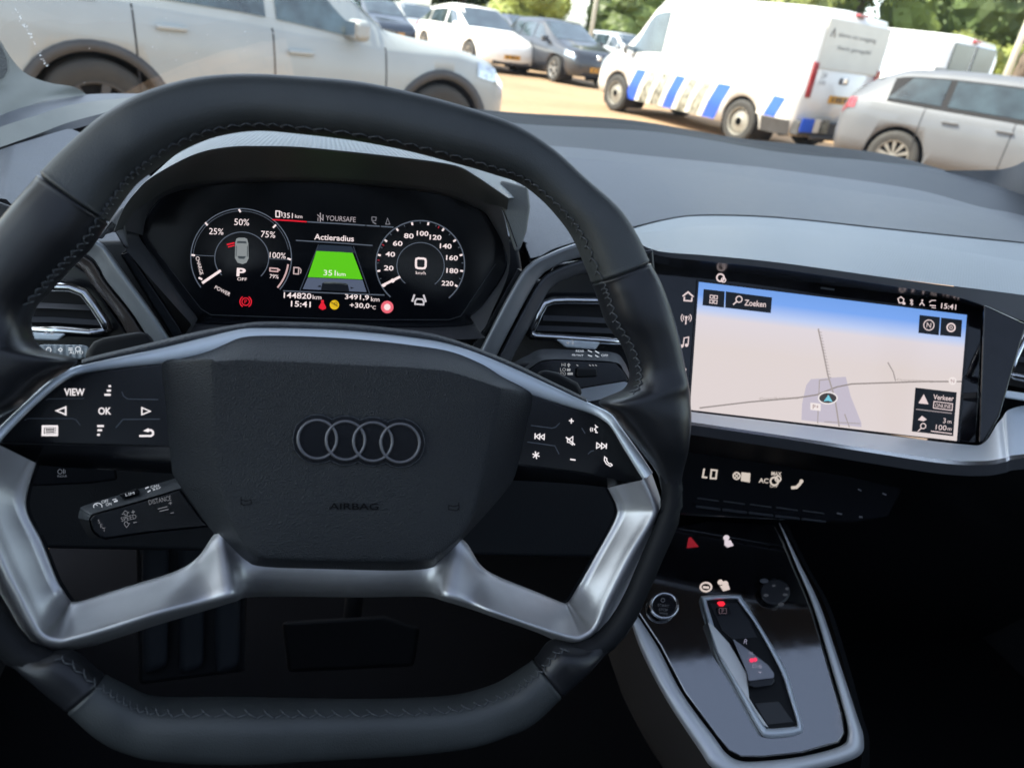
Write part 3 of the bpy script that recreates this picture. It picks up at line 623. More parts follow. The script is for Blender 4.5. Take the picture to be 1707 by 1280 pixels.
# windscreen: curved sheet from the cowl up to the header
WB = [(-.46, .98, 1.13), (-.36, 1.22, 1.13), (-.05, 1.42, 1.125), (.38, 1.47, 1.12), (.85, 1.40, 1.12), (1.12, 1.18, 1.12), (1.24, .92, 1.12)]
WT = [(-.37, .50, 1.50), (-.25, .56, 1.52), (0, .60, 1.535), (.38, .61, 1.54), (.78, .60, 1.535), (1.02, .55, 1.52), (1.13, .48, 1.50)]
loft('windscreen', [WB, WT], M['windscreen'], cab, n=40)
_n = (Vector((.38, 1.47, 1.12))-Vector((-.36, 1.22, 1.13))).cross(Vector((-.05, .60, 1.535))-Vector((-.36, 1.22, 1.13)))
WSPL = PT(Vector((-.36, 1.22, 1.13))+Vector((0, -.02, -.02)), _n if _n.z < 0 else -_n)
_r = random.Random(5); a_ = Art(WSPL, .0)
for k in range(46):
    f_ = _r.random(); p_ = (24+54*f_+_r.gauss(0, 1.8), 14+96*f_+_r.gauss(0, 1.8)); a_.circ(p_, _r.choice((.5, .6, .8, 1.3)), n=8)
for k in range(30): a_.circ((_r.uniform(10, 420), _r.uniform(0, 140)), _r.uniform(.4, .8), n=8)
DM = bpy.data.materials.new('dried_specks'); DM.use_nodes = True; t_ = DM.node_tree; t_.nodes.clear()
o_ = t_.nodes.new('ShaderNodeOutputMaterial'); q_ = t_.nodes.new('ShaderNodeBsdfTranslucent'); q_.inputs[0].default_value = (.5, .52, .52, 1); t_.links.new(q_.outputs[0], o_.inputs[0])
prop(a_.build('windscreen_dirt', DM, cab), kind='stuff')
for x0, x1 in (((-.47, .99, 1.06), (-.39, .50, 1.52)), ((1.245, .93, 1.06), (1.15, .48, 1.52))):
    V, Fc = tube_vf([x0, tuple((a+b)/2 for a, b in zip(x0, x1)), x1], [.05, .04, .04], 12); obj('windscreen_pillar', V, Fc, M['trim_pillar'], cab, True)
# doors: lower panels, side glass, pillars
for s_, X in ((-1, XL), (1, XR)):
    Xt = X-s_*.11
    quad('door_panel', [(X, -1.9, .36), (X, 1.0, .36), (X, 1.0, 1.10), (X, -1.9, 1.06)], M['dark'], thick=.04)
    quad('door_sill_top', [(X-s_*.0, -1.9, 1.062), (X, .72, 1.102), (X-s_*.07, .72, 1.09), (X-s_*.07, -1.9, 1.05)], M['dash_dark'])
    quad('side_glass', [(X, -.28, 1.07), (X, .78, 1.10), (X-s_*.05, .62, 1.30), (Xt, .46, 1.48), (Xt, -.28, 1.53)], M['side_glass'])
    quad('rear_side_glass', [(X, -1.5, 1.07), (X, -.40, 1.07), (Xt, -.40, 1.53), (Xt, -1.45, 1.5)], M['privacy'])
    quad('centre_pillar', [(X, -.41, 1.05), (X, -.27, 1.05), (Xt, -.27, 1.54), (Xt, -.41, 1.54)], M['trim_pillar'], thick=.03)
    quad('rear_pillar', [(X, -1.9, 1.05), (X, -1.45, 1.05), (Xt, -1.4, 1.54), (Xt, -1.6, 1.54)], M['trim_pillar'], thick=.03)
def seat(x, label):
    t = thing('front_seat', (x, -.35, .40), label, 'seat', group='front seats')
    SM = M['matte_black']
    V, Fc = [], []
    prof = [(-.27, .0), (-.25, .10), (-.17, .12), (.17, .12), (.25, .10), (.27, 0), (.22, -.08), (-.22, -.08)]
    def sl(nm, st_):
        V, Fc = [], []
        for (y, z, k, dx) in st_:
            for (px_, py_) in prof: V.append((x+px_*k, y+dx*py_*0+py_*(.9 if dx else 0), z+(0 if dx else py_)))
        n_ = len(prof)
        for a in range(len(st_)-1):
            for b in range(n_): Fc.append((a*n_+b, a*n_+(b+1) % n_, (a+1)*n_+(b+1) % n_, (a+1)*n_+b))
        Fc += [tuple(range(n_)), tuple((len(st_)-1)*n_+b for b in range(n_))]
        obj(nm, V, Fc, SM, t, bevel=.03, seg=3)
    sl('backrest', [(-.38, .66, .9, 1), (-.42, .80, 1.0, 1), (-.52, 1.10, 1.0, 1), (-.56, 1.24, .8, 1)])
    sl('headrest', [(-.55, 1.27, .45, 1), (-.56, 1.36, .5, 1), (-.57, 1.44, .4, 1)])
    sl('cushion', [(-.38, .62, .9, 0), (-.10, .64, 1.0, 0), (.12, .66, .95, 0)])
seat(.0, 'black driver seat behind the steering wheel'); seat(.76, 'black passenger seat right of the console')
# ------------------------------------------------------------------ dashboard
dsh = thing('dashboard', (.38, 1.0, .40), 'slate grey dashboard with ribbed ledge over the touchscreen and a satin trim strip', 'dashboard')
zr = zc-.158; zr2 = zc-.176
# upper skin, back to front
B0 = [(Z((-260, 215), zc-.150)), (Z((-60, 200), zc-.150)), Y((150, 165), 1.12), Y((330, 162), 1.20), Y((600, 180), 1.27), Y((870, 207), 1.31), Y((1100, 221), 1.31), Y((1300, 254), 1.27), Y((1467, 270), 1.22), Y((1586, 287), 1.15), Y((1707, 325), 1.03), Y((1860, 380), .90)]
B0r = B0[4:]
B1r = [Y((600, 222), 1.08), Y((940, 245), 1.10), Y((1063, 258), 1.10), Y((1230, 275), 1.10), Y((1300, 283), 1.09), Y((1515, 314), 1.03), Y((1634, 345), .96), Y((1707, 360), .92), Y((1860, 410), .82)]
def ext(r_, l=0): return ([r_[0]+Vector((-l, .01, -.012))] if l else [])+list(r_)+[r_[-1]+Vector((.14, -.05, -.002)), r_[-1]+Vector((.30, -.12, -.004))]
B0r = ext(B0r, .10)
B1r_ = [Y((600, 222), 1.08), Y((940, 245), 1.10), Y((1063, 258), 1.10), Y((1230, 275), 1.10), Y((1300, 283), 1.09), Y((1515, 314), 1.03), Y((1634, 345), .96), Y((1707, 360), .92), Y((1860, 410), .82)]
B1r = ext(B1r_, .10)
loft('demister_channel', [B0r, B1r], M['dash_dark'], dsh, n=90)
pass
cowl = [v+Vector((0, .16, .0)) for v in B0r]; loft('cowl_edge', [cowl, B0r], M['matte_black'], dsh, n=60)
B1b = B1r
B2r = [Y((600, 240), 1.0), Y((940, 262), 1.02), Y((1100, 278), 1.02), Y((1300, 303), .99), Y((1538, 335), .95), Y((1707, 369), .86), Y((1860, 420), .78)]
B2r = ext(B2r, .10)
loft('upper_pad', [B1b, B2r], M['dash'], dsh, n=90)
B2b = B2r
B3r = [Y((600, 330), .80), Y((868, 400), .74), Y((886, 432), .70), Y((925, 414), .70), Y((1000, 392), .72), Y((1060, 377), .735), Y((1110, 365), .745), Y((1170, 358), .745), Y((1300, 362), .735), Y((1500, 383), .70), Y((1707, 404), .655), Y((1860, 420), .62)]
B3r = ext(B3r)
loft('upper_pad', [B2b, B3r], M['dash'], dsh, n=90)
loft('dash_core', [[v+Vector((0, .0, -.012)) for v in cowl], [v+Vector((0, 0, -.012)) for v in B1r], [v+Vector((0, 0, -.012)) for v in B2r], [v+Vector((0, .01, -.014)) for v in B3r]], M['dash_dark'], dsh, n=60)
obj('demister_vent', [Y(p, 1.085) for p in ((1225, 277), (1245, 279), (1262, 297), (1250, 297))], [(0, 1, 2, 3)], M['liner'], dsh)
# ribbed ledge over the touchscreen
H0 = [Y((1040, 384), .735), Y((1110, 367), .744), Y((1170, 360), .744), Y((1300, 364), .734), Y((1500, 385), .699), Y((1707, 406), .654), Y((1900, 425), .61)]
Hm = [Y((1045, 390), .70), Y((1105, 385), .69), Y((1170, 377), .695), Y((1300, 379), .69), Y((1500, 404), .65), Y((1707, 436), .61), Y((1900, 465), .57)]
H1 = [U((1062, 404), MMI, .035), U((1098, 419), MMI, .035), U((1180, 426), MMI, .035), U((1300, 438), MMI, .035), U((1487, 464), MMI, .035), U((1707, 492), MMI, .03), U((1900, 520), MMI, .03)]
H0 = ext(H0); Hm = ext(Hm)
loft('ribbed_ledge', [H0, Hm], M['dash_rib'], dsh, n=80)
Hmb = Hm
H1 = ext(H1)
loft('ribbed_ledge', [Hmb, H1], M['dash_rib'], dsh, n=80)
H2 = [U((1064, 412), MMI, .033), U((1100, 427), MMI, .033), U((1180, 436), MMI, .033), U((1300, 449), MMI, .033), U((1487, 477), MMI, .033), U((1600, 496), MMI, .03), U((1707, 536), MMI, .028), U((1900, 600), MMI, .02)]
H1b = [U((1062, 404), MMI, .035), U((1098, 419), MMI, .035), U((1180, 426), MMI, .035), U((1300, 438), MMI, .035), U((1487, 464), MMI, .035), U((1600, 479), MMI, .032), U((1707, 492), MMI, .03), U((1900, 520), MMI, .03)]
H1b = ext(H1b); H2 = ext(H2)
loft('ledge_lip', [H1b, H2], M['frame_grey'], dsh, n=80)
H3 = [U((1066, 425), MMI, .0), U((1100, 440), MMI, .0), U((1180, 452), MMI, .0), U((1300, 464), MMI, .0), U((1487, 489), MMI, .0), U((1600, 504), MMI, .0), U((1707, 550), MMI, .0), U((1900, 620), MMI, .0)]
H3 = ext(H3)
loft('ledge_underside', [H2, H3], M['gloss_soft'], dsh, n=80)
# fascia body behind everything (keeps the cabin closed)
plate('fascia', [(-420, 322), (-30, 326), (70, 362), (130, 402), (205, 400), (862, 400), (872, 462), (930, 470), (1064, 440), (1085, 900), (1060, 930), (-420, 905)], (nrm(0, 14), .63), -.02, 0, M['dark'], dsh, bevel=.004)
plate('lower_fascia', [(1030, 640), (1900, 800), (2300, 1500), (900, 1500)], (nrm(4, -6), .78), -.02, 0, M['matte_black'], dsh, bevel=.004)
LP = (nrm(10, -14), .60)
loft('passenger_fascia', [[U((1130, 712), MMI, .02), U((1400, 752), MMI, .02), U((1560, 783), MMI, .02), U((1640, 786), MMI, .02), U((1760, 772), MMI, .02), U((2050, 770), MMI, .02)],
                       [Y((1120, 740), .535), Y((1400, 790), .50), Y((1560, 830), .48), Y((1640, 835), .48), Y((1780, 830), .46), Y((2100, 840), .44)],
                       [Y((1110, 900), .62), Y((1400, 940), .60), Y((1560, 960), .60), Y((1660, 960), .60), Y((1800, 960), .60), Y((2200, 980), .6)],
                       [Y((1110, 1100), .78), Y((1400, 1100), .78), Y((1560, 1100), .78), Y((1660, 1100), .78), Y((1800, 1100), .78), Y((2300, 1100), .78)]], M['matte_black'], dsh, n=60, nv=5)
plate('passenger_backing', [(1590, 470), (1760, 500), (2500, 640), (2500, 840), (1700, 770), (1590, 750)], MMI, -.05, -.03, M['gloss_soft'], dsh, bevel=.002)
# satin strip under the screen
T0 = [U((955, 652), MMI, .012), U((1040, 636), MMI, .010), U((1100, 676), MMI, .006), U((1150, 686), MMI, .005), U((1300, 704), MMI, .005), U((1450, 722), MMI, .005), U((1600, 740), MMI, .005), U((1640, 738), MMI, .006), U((1668, 700), MMI, .010), U((1707, 676), MMI, .014), U((1900, 660), MMI, .02)]
T1 = [U((975, 670), MMI, .024), U((1040, 664), MMI, .026), U((1100, 695), MMI, .028), U((1150, 703), MMI, .028), U((1300, 725), MMI, .028), U((1450, 748), MMI, .028), U((1570, 766), MMI, .028), U((1640, 768), MMI, .028), U((1675, 763), MMI, .028), U((1707, 757), MMI, .028), U((1900, 745), MMI, .03)]
T0 = ext(T0); T1 = ext(T1)
loft('satin_strip', [T0, T1], M['satin_light'], dsh, n=120, match=True)
T2 = [U((975, 674), MMI, .027), U((1040, 668), MMI, .029), U((1100, 700), MMI, .031), U((1150, 708), MMI, .031), U((1300, 730), MMI, .031), U((1450, 754), MMI, .031), U((1570, 772), MMI, .031), U((1640, 775), MMI, .031), U((1675, 770), MMI, .031), U((1707, 764), MMI, .031), U((1900, 752), MMI, .033)]
T3 = [U((975, 690), MMI, .018), U((1040, 690), MMI, .020), U((1100, 712), MMI, .022), U((1150, 724), MMI, .022), U((1300, 747), MMI, .022), U((1450, 772), MMI, .022), U((1570, 790), MMI, .022), U((1640, 793), MMI, .022), U((1675, 788), MMI, .022), U((1707, 782), MMI, .022), U((1900, 770), MMI, .022)]
T2 = ext(T2); T3 = ext(T3)
loft('strip_edge', [T1, T2], M['chrome'], dsh, n=120, match=True)
loft('strip_underside', [T2, T3], M['frame_grey'], dsh, n=120, match=True)
# left end of the dashboard: pillar foot, light strip, rolls and side panel
cab_o = ORG
ORG = Vector(R0)
pf = loft('pillar_foot', [[Y((-150, -30), 1.02), Y((-40, 0), 1.03), Y((0, 68), 1.04), Y((27, 108), 1.05), Y((50, 127), 1.06), Y((85, 139), 1.08), Y((122, 145), 1.10), Y((143, 157), 1.12)],
                      [Y((-230, 60), .88), Y((-120, 90), .92), Y((-60, 125), .95), Y((-20, 150), .98), Y((20, 160), 1.0), Y((60, 162), 1.04), Y((100, 158), 1.08), Y((143, 158), 1.118)],
                      [Y((-300, 230), .78), Y((-200, 225), .83), Y((-100, 212), .88), Y((-40, 202), .92), Y((0, 193), .96), Y((60, 173), 1.03), Y((100, 165), 1.07), Y((143, 159), 1.115)]], M['trim_pillar'], cab, n=50, nv=6, match=True)
loft('pillar_foot', [[Y((1575, 284.5), 1.155), Y((1640, 284), 1.12), Y((1672, 282), 1.11), (Y((1707, 269), 1.09)), Y((1760, 225), 1.06), Y((1860, 120), 1.0)],
                      [Y((1575, 285.5), 1.155), Y((1640, 316), 1.10), Y((1672, 328), 1.07), Y((1707, 342), 1.035), Y((1760, 366), .99), Y((1860, 410), .90)]], M['dash_dark'], cab, n=50, nv=4)
SG = principled('speaker_mesh', (.16, .165, .16), .6, bump=1.0, bscale=420, btype='voronoi', bdist=.001)
PFP = PT(Y((0, 100), 1.0), (.45, -.85, .25))
plate('speaker_grille', [(-25, 70), (-5, 68), (3, 78), (12, 100), (13, 118), (6, 130), (-6, 136), (-25, 138)], PFP, -.004, .002, SG, pf, bevel=.001)
Art(PFP, .003).line([(-25, 66), (-4, 65), (5, 76), (14, 99), (15, 120), (7, 133), (-6, 139), (-25, 141)], 1.5).build('grille_rim', M['trim_pillar'], pf)
ORG = Vector((.38, 1.0, .40))
S0 = [Y((-200, 262), .86), Y((-80, 222), .91), Y((0, 192.5), .962), Y((60, 173.5), 1.03), Y((143, 158), 1.118), Y((245, 157), 1.16), Y((330, 163), 1.20), Y((600, 185), 1.24)]
S1 = [Y((-200, 285), .83), Y((-80, 240), .88), Y((0, 212), .93), Y((60, 193), .98), Y((130, 173), 1.06), Y((245, 162), 1.12), Y((330, 168), 1.16), Y((600, 195), 1.20)]
loft('demister_strip', [S0, S1], M['dash'], dsh, n=60)
S2 = [Y((-200, 330), .80), Y((-80, 275), .86), Y((0, 246), .90), Y((60, 225), .95), Y((130, 200), 1.02), Y((245, 175), 1.08), Y((330, 178), 1.12), Y((600, 205), 1.14)]
loft('dash_roll', [S1, S2], M['trim_pillar'], dsh, n=60)
S3 = [Y((-200, 345), .80), Y((-80, 286), .86), Y((0, 254), .90), Y((60, 233), .95), Y((110, 219), .99), Y((180, 205), 1.03), Y((330, 200), 1.10), Y((600, 225), 1.10)]
loft('dash_groove', [S2, S3], M['dash_dark'], dsh, n=60)
S3b = [Y((-200, 340), .79), Y((-80, 283), .85), Y((0, 250), .89), Y((60, 231), .94), Y((110, 216), .98), Y((123, 217), .98), Y((160, 236), .95), Y((260, 300), .88)]
S4 = [Y((-200, 400), .66), Y((-80, 350), .69), Y((0, 331), .71), Y((22, 343), .71), Y((60, 365), .71), Y((120, 410), .70), Y((170, 440), .68), Y((260, 470), .66)]
loft('side_panel', [S3b, S4], M['dash'], dsh, n=60, nv=1)
S5 = [v+Vector((0, -.004, -.012)) for v in S4]
loft('panel_gap', [S4, S5], M['liner'], dsh, n=60)
# hood over the instrument display
HE = [(190, 385), (206, 347), (228, 318), (256, 293), (322, 258), (381, 245), (440, 243.5), (500, 245), (576, 252), (650, 260), (722, 269), (766, 278), (795, 294), (822, 312), (848, 330)]
hb0 = [Y((x_, y_), q) for (x_, y_), q in zip([(192, 383), (208, 345), (230, 315), (258, 289), (318, 238), (379, 206), (440, 203), (500, 205), (576, 211), (650, 220), (722, 228), (775, 240), (812, 266), (850, 290), (874, 330)], [.53, .54, .56, .60, .74, .83, .85, .86, .86, .86, .85, .82, .78, .74, .70])]
he3 = [U(p, CLUS, .095) for p in HE]
he3b = [U((p[0], p[1]+3), CLUS, .098) for p in HE]
loft('display_hood', [hb0, he3], M['dash_rib'], dsh, n=80, match=True)
CF = [(204, 382), (225, 352), (245, 338), (281, 316), (322, 304), (410, 296), (480, 295), (560, 297), (620, 301), (690, 308), (740, 316), (785, 328), (812, 340), (832, 344), (845, 352)]
loft('display_hood_lip', [he3, he3b, [U(((a[0]+b[0])/2, (a[1]+b[1])/2), CLUS, .06) for a, b in zip(HE, CF)], [U(p, CLUS, .03) for p in CF]], M['hood_side'], dsh, n=80, nv=3, match=True)
# flanks of the hood and satin sweeps either side
plate('hood_flank', [(834, 300), (880, 312), (884, 345), (878, 385), (867, 416), (858, 420), (846, 380), (836, 345)], CLUS, -.01, .034, principled('flank_skin', (.22, .23, .22), .5, noise=.06, nscale=9, bump=.4, bscale=900, btype='voronoi', bdist=.0003), dsh, bevel=.004)
plate('hood_flank', [(198, 350), (206, 344), (210, 382), (215, 415), (205, 408), (186, 378), (170, 400), (160, 395)], CLUS, -.01, .035, M['frame_grey'], dsh, bevel=.002)
Art(CLUS, .0346).line([(836, 346), (848, 372), (862, 412)], 1.6).build('hood_seam', M['liner'], dsh)
def sweep(nm, ctr, w, h, mat): 
    a = [U(p, CLUS, h) for p in ctr]; L_ = ribbon_px([tuple(q) for q in arc([np.array(p, float) for p in ctr], 30)], w)
    loft(nm, [[U(p[0], CLUS, h-.03) for p in L_], [U(p[0], CLUS, h) for p in L_], [U(((p[0]+p[1])/2), CLUS, h+.006) for p in L_], [U(p[1], CLUS, h) for p in L_], [U(p[1], CLUS, h-.03) for p in L_]], mat, dsh, n=60, nv=3, match=True)
M['sweep'] = principled('satin_sweep_paint', (.30, .32, .345), .42, metal=.5)
def sweep2(nm, A_, B_, h, mat):
    loft(nm, [[U(p, CLUS, h-.035) for p in A_], [U(p, CLUS, h) for p in A_], [U(mixpt(a_, b_, .3), CLUS, h+.004) for a_, b_ in zip(A_, B_)], [U(mixpt(a_, b_, .9), CLUS, h-.004) for a_, b_ in zip(A_, B_)], [U(b_, CLUS, h-.010) for b_ in B_], [U(b_, CLUS, h-.035) for b_ in B_]], mat, dsh, n=60, nv=2, match=True)
def mixpt(a_, b_, f_): return (a_[0]*(1-f_)+b_[0]*f_, a_[1]*(1-f_)+b_[1]*f_)
sweep2('satin_sweep', [(780, 622), (803, 579), (836, 514), (866, 460), (882, 441), (904, 428), (960, 406), (1050, 386)], [(806, 640), (828, 592), (860, 530), (886, 482), (899, 463), (916, 449), (964, 430), (1050, 414)], .050, M['sweep'])
sweep2('inner_sweep', [(806, 640), (830, 596), (862, 534), (888, 486), (901, 467), (918, 453), (966, 434), (1050, 420)], [(830, 660), (850, 606), (880, 550), (902, 506), (918, 482), (938, 468), (980, 454), (1050, 444)], .036, M['frame_grey'])
sweep2('satin_sweep', [(310, 610), (280, 560), (251, 516), (202, 448), (182, 420), (165, 403), (120, 384)], [(286, 622), (243, 556), (217, 517), (178, 468), (166, 446), (151, 428), (112, 410)], .050, M['sweep'])
sweep2('inner_sweep', [(284, 622), (241, 558), (215, 519), (176, 470), (164, 448), (149, 431), (110, 414)], [(250, 640), (214, 560), (192, 523), (158, 480), (146, 462), (132, 446), (96, 432)], .036, principled('bronze_gloss', (.07, .06, .058), .25, metal=.3))
plate('side_slot', [(200, 424), (214, 415), (300, 545), (318, 580), (296, 590), (285, 560)], CLUS, -.005, .022, M['gloss_soft'], dsh, bevel=.002)
plate('side_slot', [(862, 446), (872, 452), (800, 590), (770, 600), (800, 555)], CLUS, -.005, .022, M['gloss_soft'], dsh, bevel=.002)
plate('vent_surround', [(-200, 400), (100, 420), (150, 455), (190, 520), (240, 590), (230, 640), (-200, 640)], CLUS, -.005, .012, M['gloss_soft'], dsh, bevel=.003)
plate('vent_surround', [(925, 440), (1090, 415), (1110, 660), (880, 640), (830, 620), (890, 500)], CLUS, -.005, .012, M['gloss_soft'], dsh, bevel=.003)
# ------------------------------------------------------------------ instrument display
ins = thing('instrument_display', tuple(U((540, 545), CLUS, 0)), 'digital instrument display with two round gauges and a green block', 'display')
OUT = [(204, 382), (225, 335), (256, 305), (322, 290), (410, 282), (560, 284), (740, 300), (800, 320), (835, 345), (850, 440), (820, 520), (802, 553), (770, 566), (345, 566), (316, 537), (206, 411)]
INN = [(238, 392), (246, 358), (270, 330), (322, 314), (410, 305), (560, 306), (720, 322), (790, 345), (818, 368), (846, 438), (812, 500), (786, 526), (752, 545), (360, 541), (325, 524), (238, 405)]
loft('housing', [[U(p, CLUS, .030) for p in OUT]+[U(OUT[0], CLUS, .030)], [U(((a[0]+b[0]*3)/4, (a[1]+b[1]*3)/4), CLUS, .020) for a, b in zip(OUT, INN)]+[U(((OUT[0][0]+INN[0][0]*3)/4, (OUT[0][1]+INN[0][1]*3)/4), CLUS, .020)],
     [U(p, CLUS, .004) for p in INN]+[U(INN[0], CLUS, .004)]], M['frame_grey'], ins, n=120, match=True)
scr = plate('display_glass', OUT, CLUS, -.008, .001, principled('display_black', (.006, .007, .010), .16, noise=0), ins, bevel=.0005)
Art(CLUS, .0016).line([(262, 420), (335, 515), (352, 525), (470, 529), (620, 533), (748, 533), (768, 527), (826, 440)], 1.0).build('display_edge_line', M['frame_grey'], scr)
def A(h=.0022): return Art(CLUS, h)
Wt = glow(250, 232, 232, 1.0); Gy = glow(95, 104, 118, .8); Gd = glow(58, 66, 80, .8); Rd = glow(225, 30, 50); Yl = glow(225, 185, 30); Gn = glow(92, 200, 20, 1.0)
lg = A().circ((402, 430), 84, 1.8, -217, 40, ry=82).circ((402, 430), 80, .8, -180, -10, ry=78).circ((403, 430), 45, 1.6, -222, 45, ry=43).line([(322, 425.5), (358, 427)], 1).line([(448, 431.5), (480, 433)], 1).build('power_gauge', Gy, scr)
rg = A().circ((700.5, 441), 74, 2.0, -228, 50, ry=73).circ((701, 443), 39.5, 1.4, -230, 53, ry=38.5).build('speed_gauge', Gy, scr)
a = A(.0026)
for p, q in (((342, 371), (346, 376)), ((398, 349), (401, 354)), ((460, 375), (455, 380)), ((319, 425), (325, 426)), ((479, 431), (485, 433)), ((331, 463), (337, 466))): a.line([p, q], 3)
a.build('gauge_ticks', Wt, lg)
A(.0026).text('25%', (360.5, 386), w=24, rot=3).text('50%', (403, 370.5), w=25, rot=2).text('75%', (447, 391), w=24, rot=4).text('100%', (463, 426), w=27, rot=4).text('79%', (457, 461), w=15, rot=4).build('gauge_figures', Wt, lg)
A(.0026).text('CHARGE', (332.5, 443), w=31, h=6, rot=76).text('POWER', (371, 485), w=28, h=6, rot=27).line([(337, 472), (368, 451)], 4.4).build('gauge_wording', Wt, lg)
A(.0026).circ((402, 430), 79, 2.8, 8, 40, ry=77).line([(450, 447), (450, 452), (463, 453), (463, 448)], 2.2, True).poly([(463.5, 448), (467, 449), (467, 451), (463.5, 452)]).build('battery_bar', glow(215, 180, 180, .9), lg)
A(.0026).text('P', (402, 454), h=14, w=15, rot=3, bold=.03).text('OFF', (403.5, 465.5), w=16, h=5, rot=3).build('gear_letter', Wt, lg)
A(.0026).poly([(394, 398), (398, 396.5), (408, 396.5), (412, 398.5), (414, 406), (414.5, 431), (411, 438), (404, 440.5), (396, 438), (391.5, 430), (392, 405)]).build('car_symbol', glow(150, 156, 158, .8), lg)
A(.003).poly([(396, 402), (410, 402.5), (411.5, 406), (394.5, 405.5)]).line([(394, 410), (393.5, 428)], 1.2).line([(412.5, 410), (412.5, 428)], 1.2).poly([(396, 427), (410, 427.5), (407, 432), (398, 431.5)]).build('car_symbol_windows', glow(70, 78, 84, .8), lg)
A(.003).line([(391, 405), (378, 408)], 2.5).line([(391, 409), (380, 412)], 2.0).build('open_door_mark', Rd, lg)
a = A(.0026)
for k, (tx, p) in enumerate(zip(('20', '40', '60', '80', '100', '120', '140', '160', '180', '220'), ((648, 447), (650.5, 424), (663, 406), (681.5, 393.5), (704.5, 389.5), (726, 396), (743, 410.5), (753.5, 430), (754, 451.5), (746, 472.5)))): a.text(tx, p, w=16 if k < 4 else 19.5, h=8.2, rot=3, bold=.015)
a.build('speed_figures', Wt, rg)
a = A(.0026)
for k in range(12):
    th = rad(-211+k*22); 
    for r_, w_ in ((72.5, 3.0),): a.line([(700.5+r_*math.cos(th), 441+(r_-1)*math.sin(th)), (700.5+(r_-5)*math.cos(th), 441+(r_-6)*math.sin(th))], w_)
a.build('speed_ticks', Wt, rg)
a = A(.0026)
for k in range(11):
    th = rad(-200+k*22); a.line([(700.5+72*math.cos(th), 441+71*math.sin(th)), (700.5+69*math.cos(th), 441+68*math.sin(th))], 1.2)
a.build('fine_ticks', Gy, rg)
a = A(.003)
for k in (1, 2, 6): 
    th = rad(-200+k*22+4); a.line([(700.5+72*math.cos(th), 441+71*math.sin(th)), (700.5+68*math.cos(th), 441+67*math.sin(th))], 1.8)
a.build('red_ticks', glow(170, 40, 55, .8), rg)
A(.003).line([(636.5, 476.5), (667, 461.5)], 4).circ((654.5, 468), 3.4).build('speed_needle', Wt, rg)
A(.0026).line([(693.5, 435), (694, 431.8), (697, 430.8), (706, 431.2), (709, 432.3), (709.8, 436), (709.5, 444), (708, 447), (704, 447.6), (697, 447.2), (694, 446), (693.4, 443)], 3.4, True).text('km/h', (701.5, 455), w=16.5, h=5.2, rot=3).build('speed_readout', Wt, rg)
A().line([(454, 366.5), (484, 368), (511, 370)], 2.2).build('tab_underline', Rd, scr)
A().line([(512, 370), (580, 374), (609, 376)], 2).line([(611, 376.2), (633, 377.5)], 2).line([(635, 377.7), (656, 379)], 2).line([(493, 401), (560, 405), (621, 409.5)], 1.8).line([(472, 485), (560, 489), (641, 492)], 1.8).build('divider_lines', Gy, scr)
A().text('351', (480, 359.5), w=16, h=8.5, rot=3).text('km', (498, 361), w=12, h=5.5, rot=3).line([(460, 352), (466, 352.4), (466, 362), (460, 361.6)], 1.8, True).line([(467.5, 353), (470, 355), (470, 361)], 1.4).build('range_tab', Wt, scr)
A().text('YOURSAFE', (568, 365), w=50, h=8.5, rot=3.5).line([(529, 358), (539, 368)], 1.2).line([(534, 355), (534, 370)], 1.6).line([(530, 363), (530, 369)], 1).line([(538.5, 358), (538.5, 367)], 1.4).build('phone_tab', glow(185, 175, 180, .8), scr)
A().line([(620, 362), (627, 362.4), (626.5, 368), (620, 368)], 1.3, True).line([(621, 370), (627, 374)], 2).line([(643, 374), (646, 364), (650, 374)], 1.3, True).build('tab_icons', glow(130, 130, 138, .8), scr)
A().text('Actieradius', (557, 396.5), w=66, h=9.5, rot=3, bold=.012).build('menu_title', Wt, scr)
A().poly([(533, 408), (586, 411), (592, 422), (527, 418.5)]).build('road_far', glow(38, 48, 62, .9), scr)
A().poly([(527.5, 418.5), (587.5, 421), (604.5, 466), (513, 462)]).build('green_range_block', Gn, scr)
A().poly([(513, 462.8), (604.5, 467), (611, 487), (504.5, 482)]).build('road_near', glow(88, 98, 120, .9), scr)
A().line([(531, 408), (500, 484)], 1.6).line([(589, 411), (616, 489)], 1.6).build('road_edges', Gd, scr)
A(.003).poly([(537, 472.5), (541, 470.5), (577, 472.5), (580, 475), (582.5, 486.3), (535, 484)]).poly([(528, 478), (534, 475.5), (535.5, 479)]).poly([(584, 478.5), (590, 480), (585, 482)]).build('car_rear_symbol', glow(20, 24, 34, .6), scr)
A(.003).line([(540, 471.5), (558, 471.5), (579, 474)], 2.4).build('car_rear_roof', glow(100, 108, 110, .8), scr)
A(.003).text('351', (549.5, 455), w=20, h=9, rot=2).text('km', (569, 457), w=14, h=6.5, rot=2).build('range_figure', glow(250, 245, 235), scr)
A().text('144820', (496, 493), w=46, h=9.5, rot=2.5, bold=.01).text('km', (528.5, 495.5), w=14.5, h=7, rot=2.5).text('15:41', (501.5, 507), w=33, h=9.5, rot=2.5, bold=.01).text('3491,9', (595, 496), w=40, h=9.5, rot=2.5, bold=.01).text('km', (625.5, 499), w=14, h=7, rot=2.5).text('+30,0', (599.5, 510), w=33, h=9.5, rot=2.5, bold=.01).text('°C', (622, 512.5), w=9, h=6, rot=2.5).build('odometer_clock_temperature', Wt, scr)
A().line([(490, 446), (498, 446.5), (497.5, 457), (489.5, 456.5)], 2, True).line([(499.5, 447), (502, 450), (501, 456)], 1.5).build('pump_icon', glow(215, 190, 190, .8), scr)
